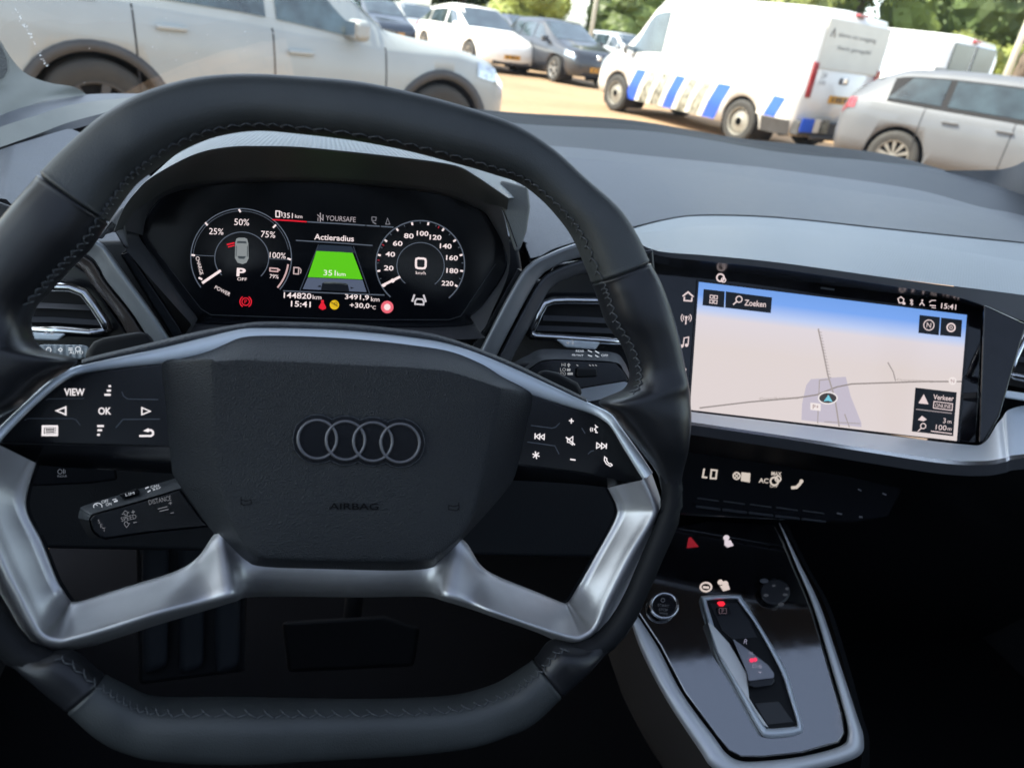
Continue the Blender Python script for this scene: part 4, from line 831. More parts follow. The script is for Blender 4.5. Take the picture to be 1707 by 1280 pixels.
A().circ((409.5, 503), 6.2, 1.6).circ((409.5, 503), 9.5, 1.8, 120, 240).circ((409.5, 503), 9.5, 1.8, -60, 60).text('P', (409.5, 503), h=6.5).build('brake_warning_lamp', Rd, scr)
A().circ((537.5, 502.5), 2.6).poly([(535, 505), (540, 505), (543.5, 512), (543, 515), (537.5, 517), (531.5, 513.5), (531.5, 511)]).build('belt_warning_lamp', Rd, scr)
A().circ((557.5, 508.3), 7.8).build('yellow_warning_lamp', Yl, scr); A(.003).line([(552, 504), (563, 511)], 1.6).circ((560, 506), 2.2, 1.1).build('yellow_lamp_mark', glow(90, 60, 10), scr)
A().circ((645.5, 512), 10.3).build('speed_limit_lamp', glow(235, 105, 120), scr); A(.003).circ((645.5, 512), 5.4).build('limit_lamp_centre', glow(250, 225, 225), scr)
A().line([(691, 491), (687, 503)], 3).line([(706, 491.5), (710, 503.5)], 3).line([(692, 507), (692, 502), (695, 498.5), (704, 499), (706.5, 503), (706, 508)], 2.6, True).build('lane_keeping_lamp', glow(205, 200, 205), scr)
# ------------------------------------------------------------------ touchscreen
ts = thing('touchscreen', tuple(U((1380, 735), MMI, 0)), 'wide touchscreen showing a pale navigation map, angled to the driver right of the steering wheel', 'touchscreen')
bz = plate('bezel', [(1078, 428), (1300, 452), (1560, 483), (1612, 496), (1638, 508), (1634, 600), (1627, 739), (1560, 732), (1400, 713), (1148, 686), (1100, 678)], MMI, -.012, .0, M['gloss'], ts, bevel=.001)
plate('bezel_wing', [(1640, 508), (1712, 541), (1702, 570), (1666, 694), (1640, 738), (1632, 738)], (nrm(24, 26), .634), -.012, .0, M['gloss'], ts, bevel=.0015)
plate('screen_border', [(1162, 466), (1617, 521), (1600, 737), (1146, 684.5)], MMI, .0003, .0011, M['gloss_soft'], ts, bevel=.0002)
c4 = [(1165, 470), (1612, 525), (1595, 735), (1150, 683)]
mp = bpy.data.materials.new('map_display'); mp.use_nodes = True; t_ = mp.node_tree; pb = t_.nodes['Principled BSDF']; pb.inputs['Base Color'].default_value = (.01, .01, .01, 1); pb.inputs['Roughness'].default_value = .2
uvn = t_.nodes.new('ShaderNodeUVMap'); sx = t_.nodes.new('ShaderNodeSeparateXYZ'); rp = t_.nodes.new('ShaderNodeValToRGB')
t_.links.new(uvn.outputs[0], sx.inputs[0]); t_.links.new(sx.outputs[1], rp.inputs[0]); t_.links.new(rp.outputs[0], pb.inputs['Emission Color']); pb.inputs['Emission Strength'].default_value = 1.0/2**EXP
e_ = rp.color_ramp.elements; e_[0].position = 0; e_[0].color = (*rgb(112, 158, 230), 1); e_[1].position = 1; e_[1].color = (*rgb(222, 210, 208), 1)
for ps, c_ in ((.10, (120, 165, 238)), (.21, (190, 205, 240)), (.27, (222, 213, 218)), (.5, (222, 210, 207))): q = e_.new(ps); q.color = (*rgb(*c_), 1)
dp = obj('map_display', [U(p, MMI, .0018) for p in c4], [(0, 1, 2, 3)], mp, ts)
uv = dp.data.uv_layers.new(name='UVMap')
for lp in dp.data.loops: uv.data[lp.index].uv = ((0, 0), (1, 0), (1, 1), (0, 1))[lp.vertex_index]
def Bm(h=.0022): return Art(MMI, h)
road = glow(150, 140, 138, 1.0); roadw = glow(168, 158, 156)
Bm(.0021).poly([(1352, 632), (1410, 628), (1418, 660), (1436, 705), (1436, 712), (1336, 700), (1337, 673), (1344, 642)]).build('built_up_area', glow(196, 188, 202), dp)
Bm(.0025).line([(1150+16, 680), (1250, 670), (1330, 663), (1362, 658), (1395, 645), (1420, 640), (1480, 638), (1540, 636), (1603, 636)], 2.4).build('main_road', road, dp)
Bm(.0025).line([(1364, 548), (1372, 585), (1380, 625), (1392, 665), (1399, 711)], 2.6).line([(1480, 604), (1489, 620), (1493, 635)], 2.2).line([(1365, 660), (1366, 634), (1383, 632)], 1.6).line([(1408, 690), (1416, 712)], 1.8).line([(1364, 680), (1363, 706)], 1.6).line([(1374, 703), (1434, 706)], 1.4).build('side_roads', roadw, dp)
a = Bm(.0028)
for k in range(16): y_ = 553+k*5; x_ = 1365.5+(y_-548)*.21; a.line([(x_-2.5, y_), (x_+3.5, y_+1.5)], 1.1)
a.build('railway_ticks', glow(160, 150, 150), dp)
Bm(.0028).text('Oostelkampweg', (1298, 664), w=64, h=5, rot=-2.5).text('Oosterkampweg', (1525, 634.5), w=60, h=5, rot=2).build('street_names', glow(165, 155, 150), dp)
Bm(.003).circ((1380, 663.5), 16, 0, ry=9.5).build('position_disc', glow(70, 66, 68), dp); Bm(.0034).circ((1380, 663.5), 15.5, 2.2, ry=9.5).build('position_ring', glow(240, 232, 232), dp); Bm(.0036).poly([(1381, 658), (1388, 670), (1380, 668), (1373, 669)]).build('position_arrow', glow(120, 205, 225), dp)
Bm(.003).poly([(1351, 671), (1368, 673), (1368, 685), (1351, 683)]).circ((1588, 635), 6.5).build('poi_badges', glow(240, 230, 228), dp)
Bm(.0033).text('P+', (1360, 678), h=7).text('N', (1588, 635), h=6).build('poi_letters', glow(150, 120, 120), dp)
Btn = principled('screen_button', (.006, .008, .011), .3)
plate('menu_buttons', [(1173, 482), (1208, 486), (1207, 513), (1171, 509)], MMI, .0018, .0026, Btn, dp, bevel=.0001); plate('menu_buttons', [(1210, 486), (1287, 496), (1285, 522), (1209, 513)], MMI, .0018, .0026, Btn, dp, bevel=.0001)
plate('corner_buttons', [(1533, 525), (1567, 529), (1565, 559), (1531, 555)], MMI, .0018, .0026, Btn, dp, bevel=.0001); plate('corner_buttons', [(1569, 529.5), (1604, 533.5), (1602, 562), (1567, 559)], MMI, .0018, .0026, Btn, dp, bevel=.0001)
plate('traffic_box', [(1526, 646), (1595, 654), (1589, 727), (1520, 719)], MMI, .0018, .0026, Btn, dp, bevel=.0001)
Ic = glow(232, 212, 212)
Icg = glow(150, 140, 142)
a = Bm(.003)
for (dx, dy) in ((0, 0), (7, .8), (-.6, 8), (6.4, 8.8)): a.line([(1184+dx, 492+dy), (1189+dx, 492.6+dy), (1188.6+dx, 497.5+dy), (1183.6+dx, 497+dy)], 1.3, True)
a.circ((1232, 499), 5, 1.8).line([(1228, 503), (1222, 508)], 2.2).build('menu_icons', Ic, dp)
Bm(.003).text('Zoeken', (1259, 506), w=36, h=10, rot=5, bold=.012).build('search_wording', Ic, dp)
Bm(.003).circ((1548.5, 542), 8.5, 1.6).text('N', (1548.5, 542), h=8, rot=8).circ((1585.5, 546), 6.5, 2.6).circ((1585.5, 546), 2.3, 1.2).build('compass_and_gear_icons', Ic, dp)
Bm(.003).poly([(1540, 657), (1548, 674), (1531, 672)]).line([(1580, 714), (1556, 720)], .1).text('Verkeer', (1573, 663), w=34, h=8.5, rot=5, bold=.012).line([(1557, 669), (1588, 673), (1587, 684), (1556, 680)], 1.4, True).text('ONLINE', (1572, 676.5), w=26, h=6, rot=6).build('traffic_wording', Ic, dp)
Bm(.003).line([(1527, 682), (1587, 689)], 1.8).build('box_divider', Icg, dp)
Bm(.003).text('3', (1574.5, 701), h=8.5, rot=5).text('m', (1583, 703.5), h=4.5, rot=5).text('100', (1569, 712.5), w=18, h=8.5, rot=5).text('m', (1583, 715.5), h=4.5, rot=5).line([(1552, 718.5), (1587, 723)], 1.6).circ((1539, 710), 4.3, 1.6).line([(1536, 713.5), (1530, 719)], 1.8).poly([(1530, 700), (1537, 693), (1545, 699), (1540, 702)]).build('scale_wording', Ic, dp)
Bi = Art(MMI, .0004)
Bi.line([(1138, 494), (1147, 487), (1156, 495)], 2.6).line([(1141, 495), (1140.5, 501), (1153, 502), (1153.5, 496)], 2.4)
Bi.circ((1144, 529), 2.2).line([(1144, 530), (1143, 541)], 2.2)
for s_ in (-1, 1): Bi.circ((1144, 530), 5, 1.4, -45 if s_ > 0 else 135, 45 if s_ > 0 else 225).circ((1144, 530), 8.5, 1.4, -45 if s_ > 0 else 135, 45 if s_ > 0 else 225)
Bi.line([(1139, 577), (1140.5, 563.5), (1148, 562), (1147, 575)], 1.8).circ((1136.5, 577), 2.8).circ((1144.5, 575.5), 2.8).circ((1142, 616), 2.2)
Bi.circ((1201, 463), 6, 2.6).circ((1206, 467), 3.5, 2)
Bi.build('side_icons', Ic, bz)
Bi = Art(MMI, .0004).text('15:41', (1581.5, 511), w=25, h=9, rot=6, bold=.012).line([(1497, 498), (1502, 495), (1507, 499), (1505, 505), (1499, 505)], 1.6, True).circ((1507, 506), 2.4).line([(1517, 500), (1522, 507), (1519.5, 509.5), (1519.5, 499), (1522, 501.5), (1517, 507)], 1.1)
Bi.circ((1537.5, 501), 1.6).line([(1533, 509), (1537, 504), (1541, 510)], 1.6).line([(1549, 504), (1553, 501), (1560, 501)], 1.4).line([(1550, 509), (1560, 510)], 1.8).line([(1553, 513), (1560, 514)], 1.8)
Bi.build('status_icons', Ic, bz); Art(MMI, .0004).line([(1368, 480), (1391, 483)], 3).build('sensor_mark', M['frame_grey'], bz)
# ------------------------------------------------------------------ air vents
def vent(nm_label, frame, slats, inner, tab, loc, tabart=None, pl=CLUS):
    v = thing('air_vent', tuple(U(loc, pl, .0)), nm_label, 'air vent', group='dashboard air vents')
    plate('duct', inner, pl, -.0, .013, M['liner'], v, bevel=.001)
    P3 = [tuple(q) for q in arc([np.array(p, float) for p in frame[0]], 46)] if frame[1] else frame[0]
    V, Fc = tube_vf([U(p, pl, .026) for p in P3], .0035, 12); obj('frame', V, Fc, M['chrome'], v, True)
    for s_ in slats:
        w_ = ribbon_px(s_, 9); V = []
        for a_, b_ in w_: V += [U(a_, pl, .022), U(b_, pl, .016), U(b_, pl, .014), U(a_, pl, .020)]
        Fc = [(4*i+j, 4*i+(j+1) % 4, 4*(i+1)+(j+1) % 4, 4*(i+1)+j) for i in range(len(w_)-1) for j in range(4)]+[(0, 1, 2, 3), tuple(4*(len(w_)-1)+j for j in range(4))]
        obj('slat', V, Fc, M['frame_grey'], v)
    if tab:
        tb = plate('slider_tab', tab, pl, .016, .030, M['satin_light'], v, bevel=.0015)
        if tabart: tabart(tb)
    return v
def tabmarks(tb): Art(CLUS, .0306).line([(74, 552), (78, 554), (74, 556)], 1.2).line([(84, 554), (89, 552)], 1.4).line([(84, 557), (89, 556)], 1.4).build('tab_marks', glow(200, 205, 215, .6), tb)
vent('air vent with bright frame at the left, seen between the steering wheel rim and spoke', ([(40, 478), (85, 478), (117, 479), (140, 488), (158, 512), (174, 537), (181, 549), (176, 555), (150, 555), (100, 551), (30, 550)], False),
     [[(30, 508), (90, 510), (150, 513)], [(30, 532), (90, 533), (166, 538)]], [(20, 470), (120, 474), (150, 490), (190, 550), (180, 562), (20, 560)], [(30, 556), (60, 555), (112, 556), (97, 568), (60, 567), (30, 566)], (100, 560), tabmarks)
vent('air vent with bright frame between the instrument display and the touchscreen', ([(1075, 505), (1040, 502), (995, 501), (945, 500), (922, 501), (908, 506), (899, 522), (886, 548), (884, 557), (892, 560), (930, 562), (1000, 567), (1075, 572)], False),
     [[(905, 530), (960, 532), (1075, 538)], [(895, 547), (960, 549), (1075, 554)]], [(1085, 492), (920, 494), (900, 500), (874, 555), (884, 566), (1085, 580)], [(926, 565), (1001, 570), (993, 583), (942, 579)], (980, 565),
     lambda tb: Art(CLUS, .0306).line([(945, 570), (949, 571.5), (945, 573)], 1.1).line([(953, 569.5), (957, 568)], 1.2).line([(953, 573), (957, 572.5)], 1.2).build('tab_marks', glow(200, 205, 215, .6), tb))
vent('air vent at the right edge of the photograph, beyond the touchscreen', ([(1820, 580), (1760, 560), (1712, 552), (1690, 600), (1681, 624), (1690, 627), (1760, 640), (1820, 650)], False),
     [[(1695, 598), (1740, 604), (1820, 614)]], [(1830, 560), (1715, 540), (1676, 628), (1668, 640), (1830, 670)], [(1672, 650), (1707, 655), (1800, 670), (1800, 680), (1707, 668), (1668, 662)], (1740, 640), None, MMI)
# upper slot lines over the middle vent
Art(CLUS, .0125).line([(950, 474), (1080, 470)], 2).line([(938, 492), (1080, 494)], 1.5).build('vent_surround_line', M['frame_grey'], dsh)
#@@SECTION wheel
# ------------------------------------------------------------------ steering wheel
WL = tuple(U((595, 740), WHEEL, 0))
sw = thing('steering_wheel', WL, 'black leather steering wheel with silver lower spokes and four rings on its hub', 'steering wheel')
wn, wD = WHEEL; we = Vector((1, 0, 0)); wg = wn.cross(we); wg = -wg if wg.z < 0 else wg
W0 = U((599, 735), WHEEL, 0); phi = rad(-4.75)
ax = we*math.cos(phi)+wg*math.sin(phi)*1.0; ay = -we*math.sin(phi)+wg*math.cos(phi)
XM = .0
def wuv(p, h=0):
    q = U(p, WHEEL, h)-W0; return (q.dot(ax), q.dot(ay))
_pairs = [((529, 732), (667, 738)), ((272, 605), (886, 655)), ((75, 1080), (970, 1072)), ((120, 1003), (945, 1003)), ((425, 945), (718, 948)), ((72, 297), (1082, 438)), ((190, 357), (1000, 475)), ((105, 1185), (940, 1165))]
def _skew(sg):
    global ax, ay
    ax = we*math.cos(phi*sg)+wg*math.sin(phi*sg); ay = -we*math.sin(phi*sg)+wg*math.cos(phi*sg)
    return sum(abs(wuv(a_)[1]-wuv(b_)[1]) for a_, b_ in _pairs)
_s = 1 if _skew(1) < _skew(-1) else -1; _skew(_s)
XM = sum((wuv(a_)[0]+wuv(b_)[0])/2 for a_, b_ in _pairs)/len(_pairs)
def mir(p):                                # picture point of the mirrored place on the wheel plane
    u, v = wuv(p); q = W0+ax*(2*XM-u)+ay*v-CAM
    return (853.5+F*q.dot(RX)/q.dot(FX), 640.0-F*q.dot(UX)/q.dot(FX))
RIMR = [((600, 138), (600, 237)), ((700, 159), (690, 255)), ((800, 187), (765, 275)), ((858, 208), (825, 293)), ((917, 243), (869, 310)), ((976, 296), (905, 338)), ((1031, 350), (939, 373)), ((1060, 395), (962, 410)),
        ((1080, 437), (988, 474)), ((1098, 472), (998, 500)), ((1117, 523), (1012, 540)), ((1131, 568), (1036, 576)), ((1141, 615), (1049, 617)), ((1144, 640), (1042, 650)), ((1146, 662), (1000, 671)), ((1148, 700), (1024, 696)), ((1147, 745), (1058, 742)), ((1144, 790), (1088, 790)), ((1138, 830), (1102, 830)),
        ((1126, 875), (1098, 866)), ((1105, 925), (1078, 910)), ((1085, 975), (1056, 960)), ((1064, 1027), (1030, 1010)), ((1040, 1062), (1000, 1052)), ((1014, 1092), (965, 1070)), ((980, 1125), (915, 1066)), ((940, 1163), (886, 1096)),
        ((883, 1210), (860, 1117)), ((843, 1229), (822, 1137)), ((789, 1246), (762, 1154)), ((700, 1258), (690, 1160)), ((600, 1264), (600, 1162))]
RIML = [((496, 128), (500, 225)), ((420, 124), (425, 220)), ((351, 128), (355, 230)), ((293, 141), (295, 254)), ((234, 162), (249, 286)), ((176, 194), (220, 312)), ((117, 243), (196, 347)), ((69, 291), (180, 372)), ((29, 337), (152, 414)), ((-8, 382), (120, 447)), ((-43, 433), (92, 478)), ((-72, 490), (60, 515)), ((-88, 530), (53, 550)), ((-97, 562), (70, 583)), ((-103, 588), (128, 602)), ((-109, 612), (74, 642)), ((-118, 655), (32, 680))]
MR = [(mir(a_), mir(b_)) for a_, b_ in RIMR[17:23]]
BOT = [((4, 1102), (66, 1080)), ((50, 1146), (128, 1078)), ((104, 1189), (183, 1120)), ((160, 1234), (216, 1138)), ((205, 1256), (253, 1155)), ((270, 1268), (316, 1160)), ((420, 1272), (420, 1161)), ((510, 1268), (510, 1162))]
ST = RIMR+list(reversed(BOT))+list(reversed(MR))+list(reversed(RIML))
rr_ = []
for o_, i_ in ST:
    Po, Pi = U(o_, WHEEL), U(i_, WHEEL); C_ = (Po+Pi)/2; w_ = (Po-Pi)/2; L_ = w_.length; e_w = w_/L_
    r_ = (C_-CAM).normalized(); d_ = .0165; tan_ = abs(r_.dot(e_w))/abs(r_.dot(wn)); Le = math.sqrt(max((L_*.82)**2*.6, L_*L_-(d_*tan_)**2))
    rr_.append(tuple(C_)+tuple(e_w)+(Le, min(d_, Le*1.05)))
NS = 1400; kst = len(ST)
ring = cr(rr_, NS, True)
SEAM = [8, 25, kst-len(RIML)-len(MR)-len(BOT)+5, kst-8]
# seam station numbers found from the outer picture point
SEAM = [i for i, (o_, i_) in enumerate(ST) if o_ in ((1080, 437), (940, 1163), (104, 1189), (69, 291))]
seg_ranges = []
def rimpt(i, a_, grow=0.0, off=0.0):
    q = ring[i % NS]; C_ = Vector(q[:3]); e_w = Vector(q[3:6]).normalized(); L_, d_ = q[6], q[7]
    ts_ = i/NS*kst; g = 1.0
    for s_ in SEAM:
        dd = min(abs(ts_-s_), kst-abs(ts_-s_)); g *= 1-.085*math.exp(-(dd/.032)**2)+.016*math.exp(-((dd-.09)/.04)**2)
    ca, sa = math.cos(a_), math.sin(a_); ex = .78
    cx = math.copysign(abs(ca)**ex, ca); sx_ = math.copysign(abs(sa)**ex, sa)
    return C_+e_w*(cx*(L_*g+off))+wn*(sx_*(d_*g+off))
NA = 28
def rimpart(i0, i1, nm, mat, lab=None):
    V, Fc = [], []; n_ = i1-i0+1
    for i in range(i0, i1+1):
        for j in range(NA): V.append(rimpt(i, 6.28318*j/NA))
    for i in range(n_-1):
        for j in range(NA): Fc.append((i*NA+j, i*NA+(j+1) % NA, (i+1)*NA+(j+1) % NA, (i+1)*NA+j))
    return obj(nm, V, Fc, mat, rim, True, label=lab)
sm = sorted(int(round(s_/kst*NS)) for s_ in SEAM)   # upper right, lower right, lower left, upper left
V, Fc = tube_vf([Vector(ring[i][:3]) for i in range(0, NS, 14)], .006, 8, True)
rim = obj('rim', V, Fc, M['matte_black'], sw, True)
rimpart(sm[3], sm[0]+NS, 'upper_leather', M['leather']); rimpart(sm[0], sm[1], 'side_leather', M['leather_smooth']); rimpart(sm[1], sm[2], 'lower_leather', M['leather']); rimpart(sm[2], sm[3], 'side_leather', M['leather_smooth'])
# cross stitching along the inner edge
V, Fc = [], []
def inner_silver(i): return False
def t_of(o_pt): return [k for k, (o_, _) in enumerate(ST) if o_ == o_pt][0]
skip = [(t_of((1144, 640))+.2, t_of((980, 1125))-.5)]
i = 0
while i < NS:
    ts_ = i/NS*kst
    if (skip[0][0] < ts_ < skip[0][1]) or (t_of((50, 1146)) < ts_ < t_of((-72, 490))): i += 5; continue
    bottom = sm[1]-36 < i < sm[2]+36
    a0, a1 = (rad(140), rad(160)) if bottom else (rad(152), rad(170))
    for (ia, aa, ib, ab) in ((i, a0, i+2.9, (a0+a1)/2), (i+2.9, (a0+a1)/2, i+4.4, a1), (i+6.6, a0, i+2.9, (a0+a1)/2)):
        def rp_(x_, a_): 
            f_ = x_-int(x_); return rimpt(int(x_), a_, 0, .0004)*(1-f_)+rimpt(int(x_)+1, a_, 0, .0004)*f_
        v2, f2 = tube_vf([rp_(ia, aa), rp_(ib, ab)], .00032, 5, off=len(V)); V += v2; Fc += f2
    i += 7
obj('stitching', V, Fc, M['thread'], rim, True)
# silver lower frame: outer edge, ridge, inner edge
FR = [((1085, 786), (1070, 800), (1013, 813)), ((1103, 842), (1090, 844), (1027, 842)), ((1097, 872), (1086, 866), (1025, 866)), ((1064, 945), (1052, 923), (991, 929)), ((1027, 1014), (1012, 1004), (965, 975)), ((1003, 1052), (994, 1043), (950, 1000)),
      ((980, 1073), (976, 1059), (945, 1004)), ((954, 1079), (955, 1063), (937, 1004)), ((896, 1054), (896, 1046), (896, 987)), ((825, 1029), (825, 1021), (829, 960)), ((785, 1015), (784, 1006), (800, 940)), ((742, 1002), (740, 992), (772, 900)), ((706, 994), (704, 984), (728, 893)), ((600, 995), (600, 984), (600, 893)),
      ((430, 994), (430, 983), (402, 880)), ((390, 1003), (390, 990), (361, 888)), ((340, 1018), (340, 1003), (330, 928)), ((262, 1041), (262, 1021), (290, 953)), ((170, 1071), (170, 1050), (200, 981)), ((127, 1081), (120, 1064), (140, 1000)), ((98, 1086), (98, 1068), (122, 1003)), ((68, 1082), (72, 1060), (116, 1000)), ((42, 1058), (53, 1038), (106, 985)),
      ((17, 1016), (28, 987), (93, 962)), ((-12, 960), (0, 931), (70, 903))]
FR += [tuple(mir(p) for p in FR[k]) for k in (1,)]
FR[-1] = (FR[-1][0], FR[-1][1], (43, 842)); FR.append((mir((1085, 786)), mir((1070, 800)), (60, 772)))
def mixq(q, f_): return (q[1][0]*(1-f_)+q[2][0]*f_, q[1][1]*(1-f_)+q[2][1]*f_)
fd, fb, fe = [], [], []                            # depth of the inner edge and of the whole section: the middle lies under the hub pad
for q in FR:
    x_, y_ = q[2]; mid = (560 < x_ < 640 and y_ < 940) or (400 < x_ < 740 and y_ < 920); near = (325 < x_ < 805 and y_ < 945)
    fd.append(.1 if mid else (.75 if near else (.55 if (x_ < 112 or x_ > 960) else 1.0))); fb.append(-.024 if mid else (-.006 if near else 0.0)); fe.append(-.007 if mid else (-.001 if near else 0.0))
def frow(ps, h, inner=False): return [U(p, WHEEL, h*(k if inner else 1)+b+(0 if inner else e_)) for p, k, b, e_ in zip(ps, fd, fb, fe)]
rows = [frow([q[0] for q in FR], -.030), frow([q[0] for q in FR], -.013), frow([(q[0][0]*.55+q[1][0]*.45, q[0][1]*.55+q[1][1]*.45) for q in FR], -.004), frow([q[1] for q in FR], .001),
        frow([mixq(q, .2) for q in FR], -.004, True), frow([mixq(q, .55) for q in FR], -.013, True), frow([mixq(q, .9) for q in FR], -.024, True), frow([q[2] for q in FR], -.029, True), frow([q[2] for q in FR], -.050)]
loft('silver_spoke_frame', rows, M['satin'], sw, n=170, nv=2, match=True)
# black back of the lower frame, seen inside the openings
rb = [[U(q[2], WHEEL, -.040) for q in FR], [U((q[2][0]*1.0+(595-q[2][0])*.012, q[2][1]+(830-q[2][1])*.02), WHEEL, -.050) for q in FR]]
loft('spoke_back', rb, M['gloss_soft'], sw, n=170, match=True)
# black textured cover above the hub
CV0 = [(136, 600), (160, 593), (250, 572), (330, 553), (402, 540), (445, 536.5), (520, 538), (600, 542), (700, 553), (752, 565), (800, 582), (860, 607), (920, 636), (978, 664)]
CV1 = [(136, 612), (160, 606), (250, 588), (330, 568), (402, 551), (445, 548), (520, 550), (600, 554), (700, 565), (752, 576), (800, 594), (860, 618), (920, 646), (978, 674)]
loft('hub_cover', [[U(p, WHEEL, -.060) for p in CV0], [U(p, WHEEL, -.034) for p in CV0], [U(((a_[0]+b_[0])/2, (a_[1]+b_[1])/2), WHEEL, -.028) for a_, b_ in zip(CV0, CV1)], [U(p, WHEEL, -.030) for p in CV1]], M['pad_side'], sw, n=120, nv=3, match=True)
# satin upper trim
TR0 = [(-22, 735), (-5, 716), (37, 676), (75, 641), (103, 620.5), (141, 607), (206, 592.5), (272, 579), (340, 562), (400, 548), (440, 546.5), (520, 548), (600, 552.5), (700, 564), (752, 574), (800, 589), (860, 614.5), (930, 647), (979, 670), (1017, 689), (1036, 713), (1064, 752), (1088, 788)]
TR1 = [(-6, 744), (5, 730), (37, 696), (78, 658), (112, 632), (141, 622), (206, 613), (272, 606), (341, 596), (400, 580), (440, 575), (520, 577), (600, 583), (700, 595), (752, 605), (800, 622), (860, 650), (932, 673), (984, 689), (1008, 702), (1022, 717), (1046, 757), (1073, 800)]
def rise(k, n, h, top=-.006): 
    d_ = min(k/5.0, (n-1-k)/4.0, 1.0); return h*d_+(h+.0+(.024 if h > -.04 else .02))*(1-d_)
def trow(ps, h): return [U(p, WHEEL, rise(k, len(ps), h)) for k, p in enumerate(ps)]
loft('satin_upper_trim', [trow(TR0, -.045), trow(TR0, -.029), trow([((a_[0]*2+b_[0])/3, (a_[1]*2+b_[1])/3) for a_, b_ in zip(TR0, TR1)], -.0265), trow(TR1, -.028), trow(TR1, -.052)], M['satin_light'], sw, n=160, nv=2, match=True)
# button panels
PLp = [(290, 604), (206, 613.5), (141, 622.5), (112, 632.5), (80, 657), (37, 695), (6, 729), (2, 738), (140, 741), (295, 745)]
bpL = plate('button_panel', PLp, WHEEL, -.040, -.0275, M['gloss_soft'], sw, bevel=.0008, label='left black button panel with VIEW and OK keys')
loft('panel_lower_edge', [[U(p, WHEEL, -.028) for p in ((0, 739), (140, 742.5), (300, 746))], [U(p, WHEEL, -.033) for p in ((2, 752), (50, 760), (300, 768))], [U(p, WHEEL, -.048) for p in ((10, 758), (62, 775), (300, 790))]], M['gloss_soft'], bpL, n=30)
PRp = [(870, 650), (932, 674), (984, 690), (1007, 703), (1021, 718), (1045, 758), (1071, 798), (1073, 803), (1068, 806), (1045, 802), (960, 786), (850, 773)]
bpR = plate('button_panel', PRp, WHEEL, -.040, -.0275, M['gloss_soft'], sw, bevel=.0008, label='right black button panel with phone and music keys')
loft('panel_lower_edge', [[U(p, WHEEL, -.028) for p in ((850, 774), (960, 787), (1066, 807))], [U(p, WHEEL, -.034) for p in ((850, 786), (960, 800), (1040, 810))], [U(p, WHEEL, -.048) for p in ((845, 800), (950, 806), (1016, 813))]], M['gloss_soft'], bpR, n=30)
KW = glow(245, 238, 240, 1.05); hk = -.0270
def K(): return Art(WHEEL, hk)
K().text('VIEW', (124, 653.5), w=34, h=12, bold=.02).build('view_key', KW, bpL)
K().text('OK', (174.5, 685), w=21.5, h=12, bold=.02).build('ok_key', KW, bpL)
K().line([(94, 684.5), (109.5, 678.5), (109.5, 691)], 2.6, True).build('left_arrow_key', KW, bpL); K().line([(236.5, 679.5), (250.5, 685.5), (236.5, 691)], 2.2, True).build('right_arrow_key', KW, bpL)
K().line([(181, 643.6), (185, 643.6)], 3.2).line([(178, 651), (185, 651)], 3.2).line([(174, 658), (184.5, 658)], 3.4).build('scroll_up_key', KW, bpL)
K().line([(162, 710), (173, 710)], 3.4).line([(162.5, 717), (170, 717)], 3.2).line([(162, 724.5), (166.5, 724.5)], 3.4).build('scroll_down_key', KW, bpL)
K().line([(71.5, 710.5), (95, 710.5), (95, 725), (71, 725)], 3.4, True).line([(77, 714), (90, 714)], 1.3).line([(77, 718), (90, 718)], 1.3).line([(77, 721.5), (90, 721.5)], 1.3).line([(75.5, 713), (75.5, 723)], 1.5).line([(91.5, 713), (91.5, 723)], 1.5).build('list_key', KW, bpL)
K().line([(232, 726.5), (252, 726.5), (255, 724), (255, 719.5), (252, 717), (247, 717)], 3.2).poly([(238.5, 718), (248, 713.2), (248, 720.6)]).build('back_key', KW, bpL)
KS = principled('key_line', (.13, .14, .16), .3)
def keylines(par, L_): 
    a_ = Art(WHEEL, -.0272)
    for l in L_: a_.line(l, 1.5)
    a_.build('key_edges', KS, par)
keylines(bpL, [[(77, 667), (80, 665), (140, 664)], [(203, 653), (206, 660), (213, 665), (264, 666)], [(41, 700.5), (46, 697.5), (120, 697.5), (127, 700), (134, 709)], [(193, 713), (205, 699), (267, 698.5)]])
a_ = K(); a_.line([(948.5, 701), (956.5, 702)], 2).line([(952.8, 697.5), (952.2, 706)], 2).build('volume_up_key', KW, bpR)
K().line([(950.5, 765.5), (959.5, 766.6)], 2.4).build('volume_down_key', KW, bpR)
K().line([(892.3, 722), (891.8, 731.5)], 2).line([(893.5, 727.3), (900, 723.3), (899.5, 732)], 1.8, True).line([(901, 727.8), (907.5, 724), (907, 732.5)], 1.8, True).build('previous_key', KW, bpR)
K().line([(995, 738), (994.5, 747), (1002, 743)], 1.8, True).line([(1003, 738.5), (1002.5, 747.6), (1009.5, 743.5)], 1.8, True).line([(1011, 739), (1010.5, 748)], 2).build('next_key', KW, bpR)
a_ = K()
for an in (20, 80, 140): a_.line([(893.5-6.3*math.cos(rad(an)), 758.5-6.3*math.sin(rad(an))), (893.5+6.3*math.cos(rad(an)), 758.5+6.3*math.sin(rad(an)))], 1.9)
a_.build('star_key', KW, bpR)
K().line([(946, 731), (950, 731.5), (955, 727.5), (954.5, 741.5), (949.5, 737.5), (946, 737)], 1.6, True).line([(943.5, 728.5), (958.5, 741.5)], 2).build('mute_key', KW, bpR)
K().line([(992, 708), (994.5, 711.5), (997, 712)], 1.7).line([(994, 712), (991, 716), (993.5, 717), (993, 720.5), (996.5, 721)], 1.8).line([(988.3, 713), (987, 717), (988.5, 719)], 1.2).line([(985.6, 712.5), (984, 716), (985.5, 719.5)], 1.2).build('voice_key', KW, bpR)
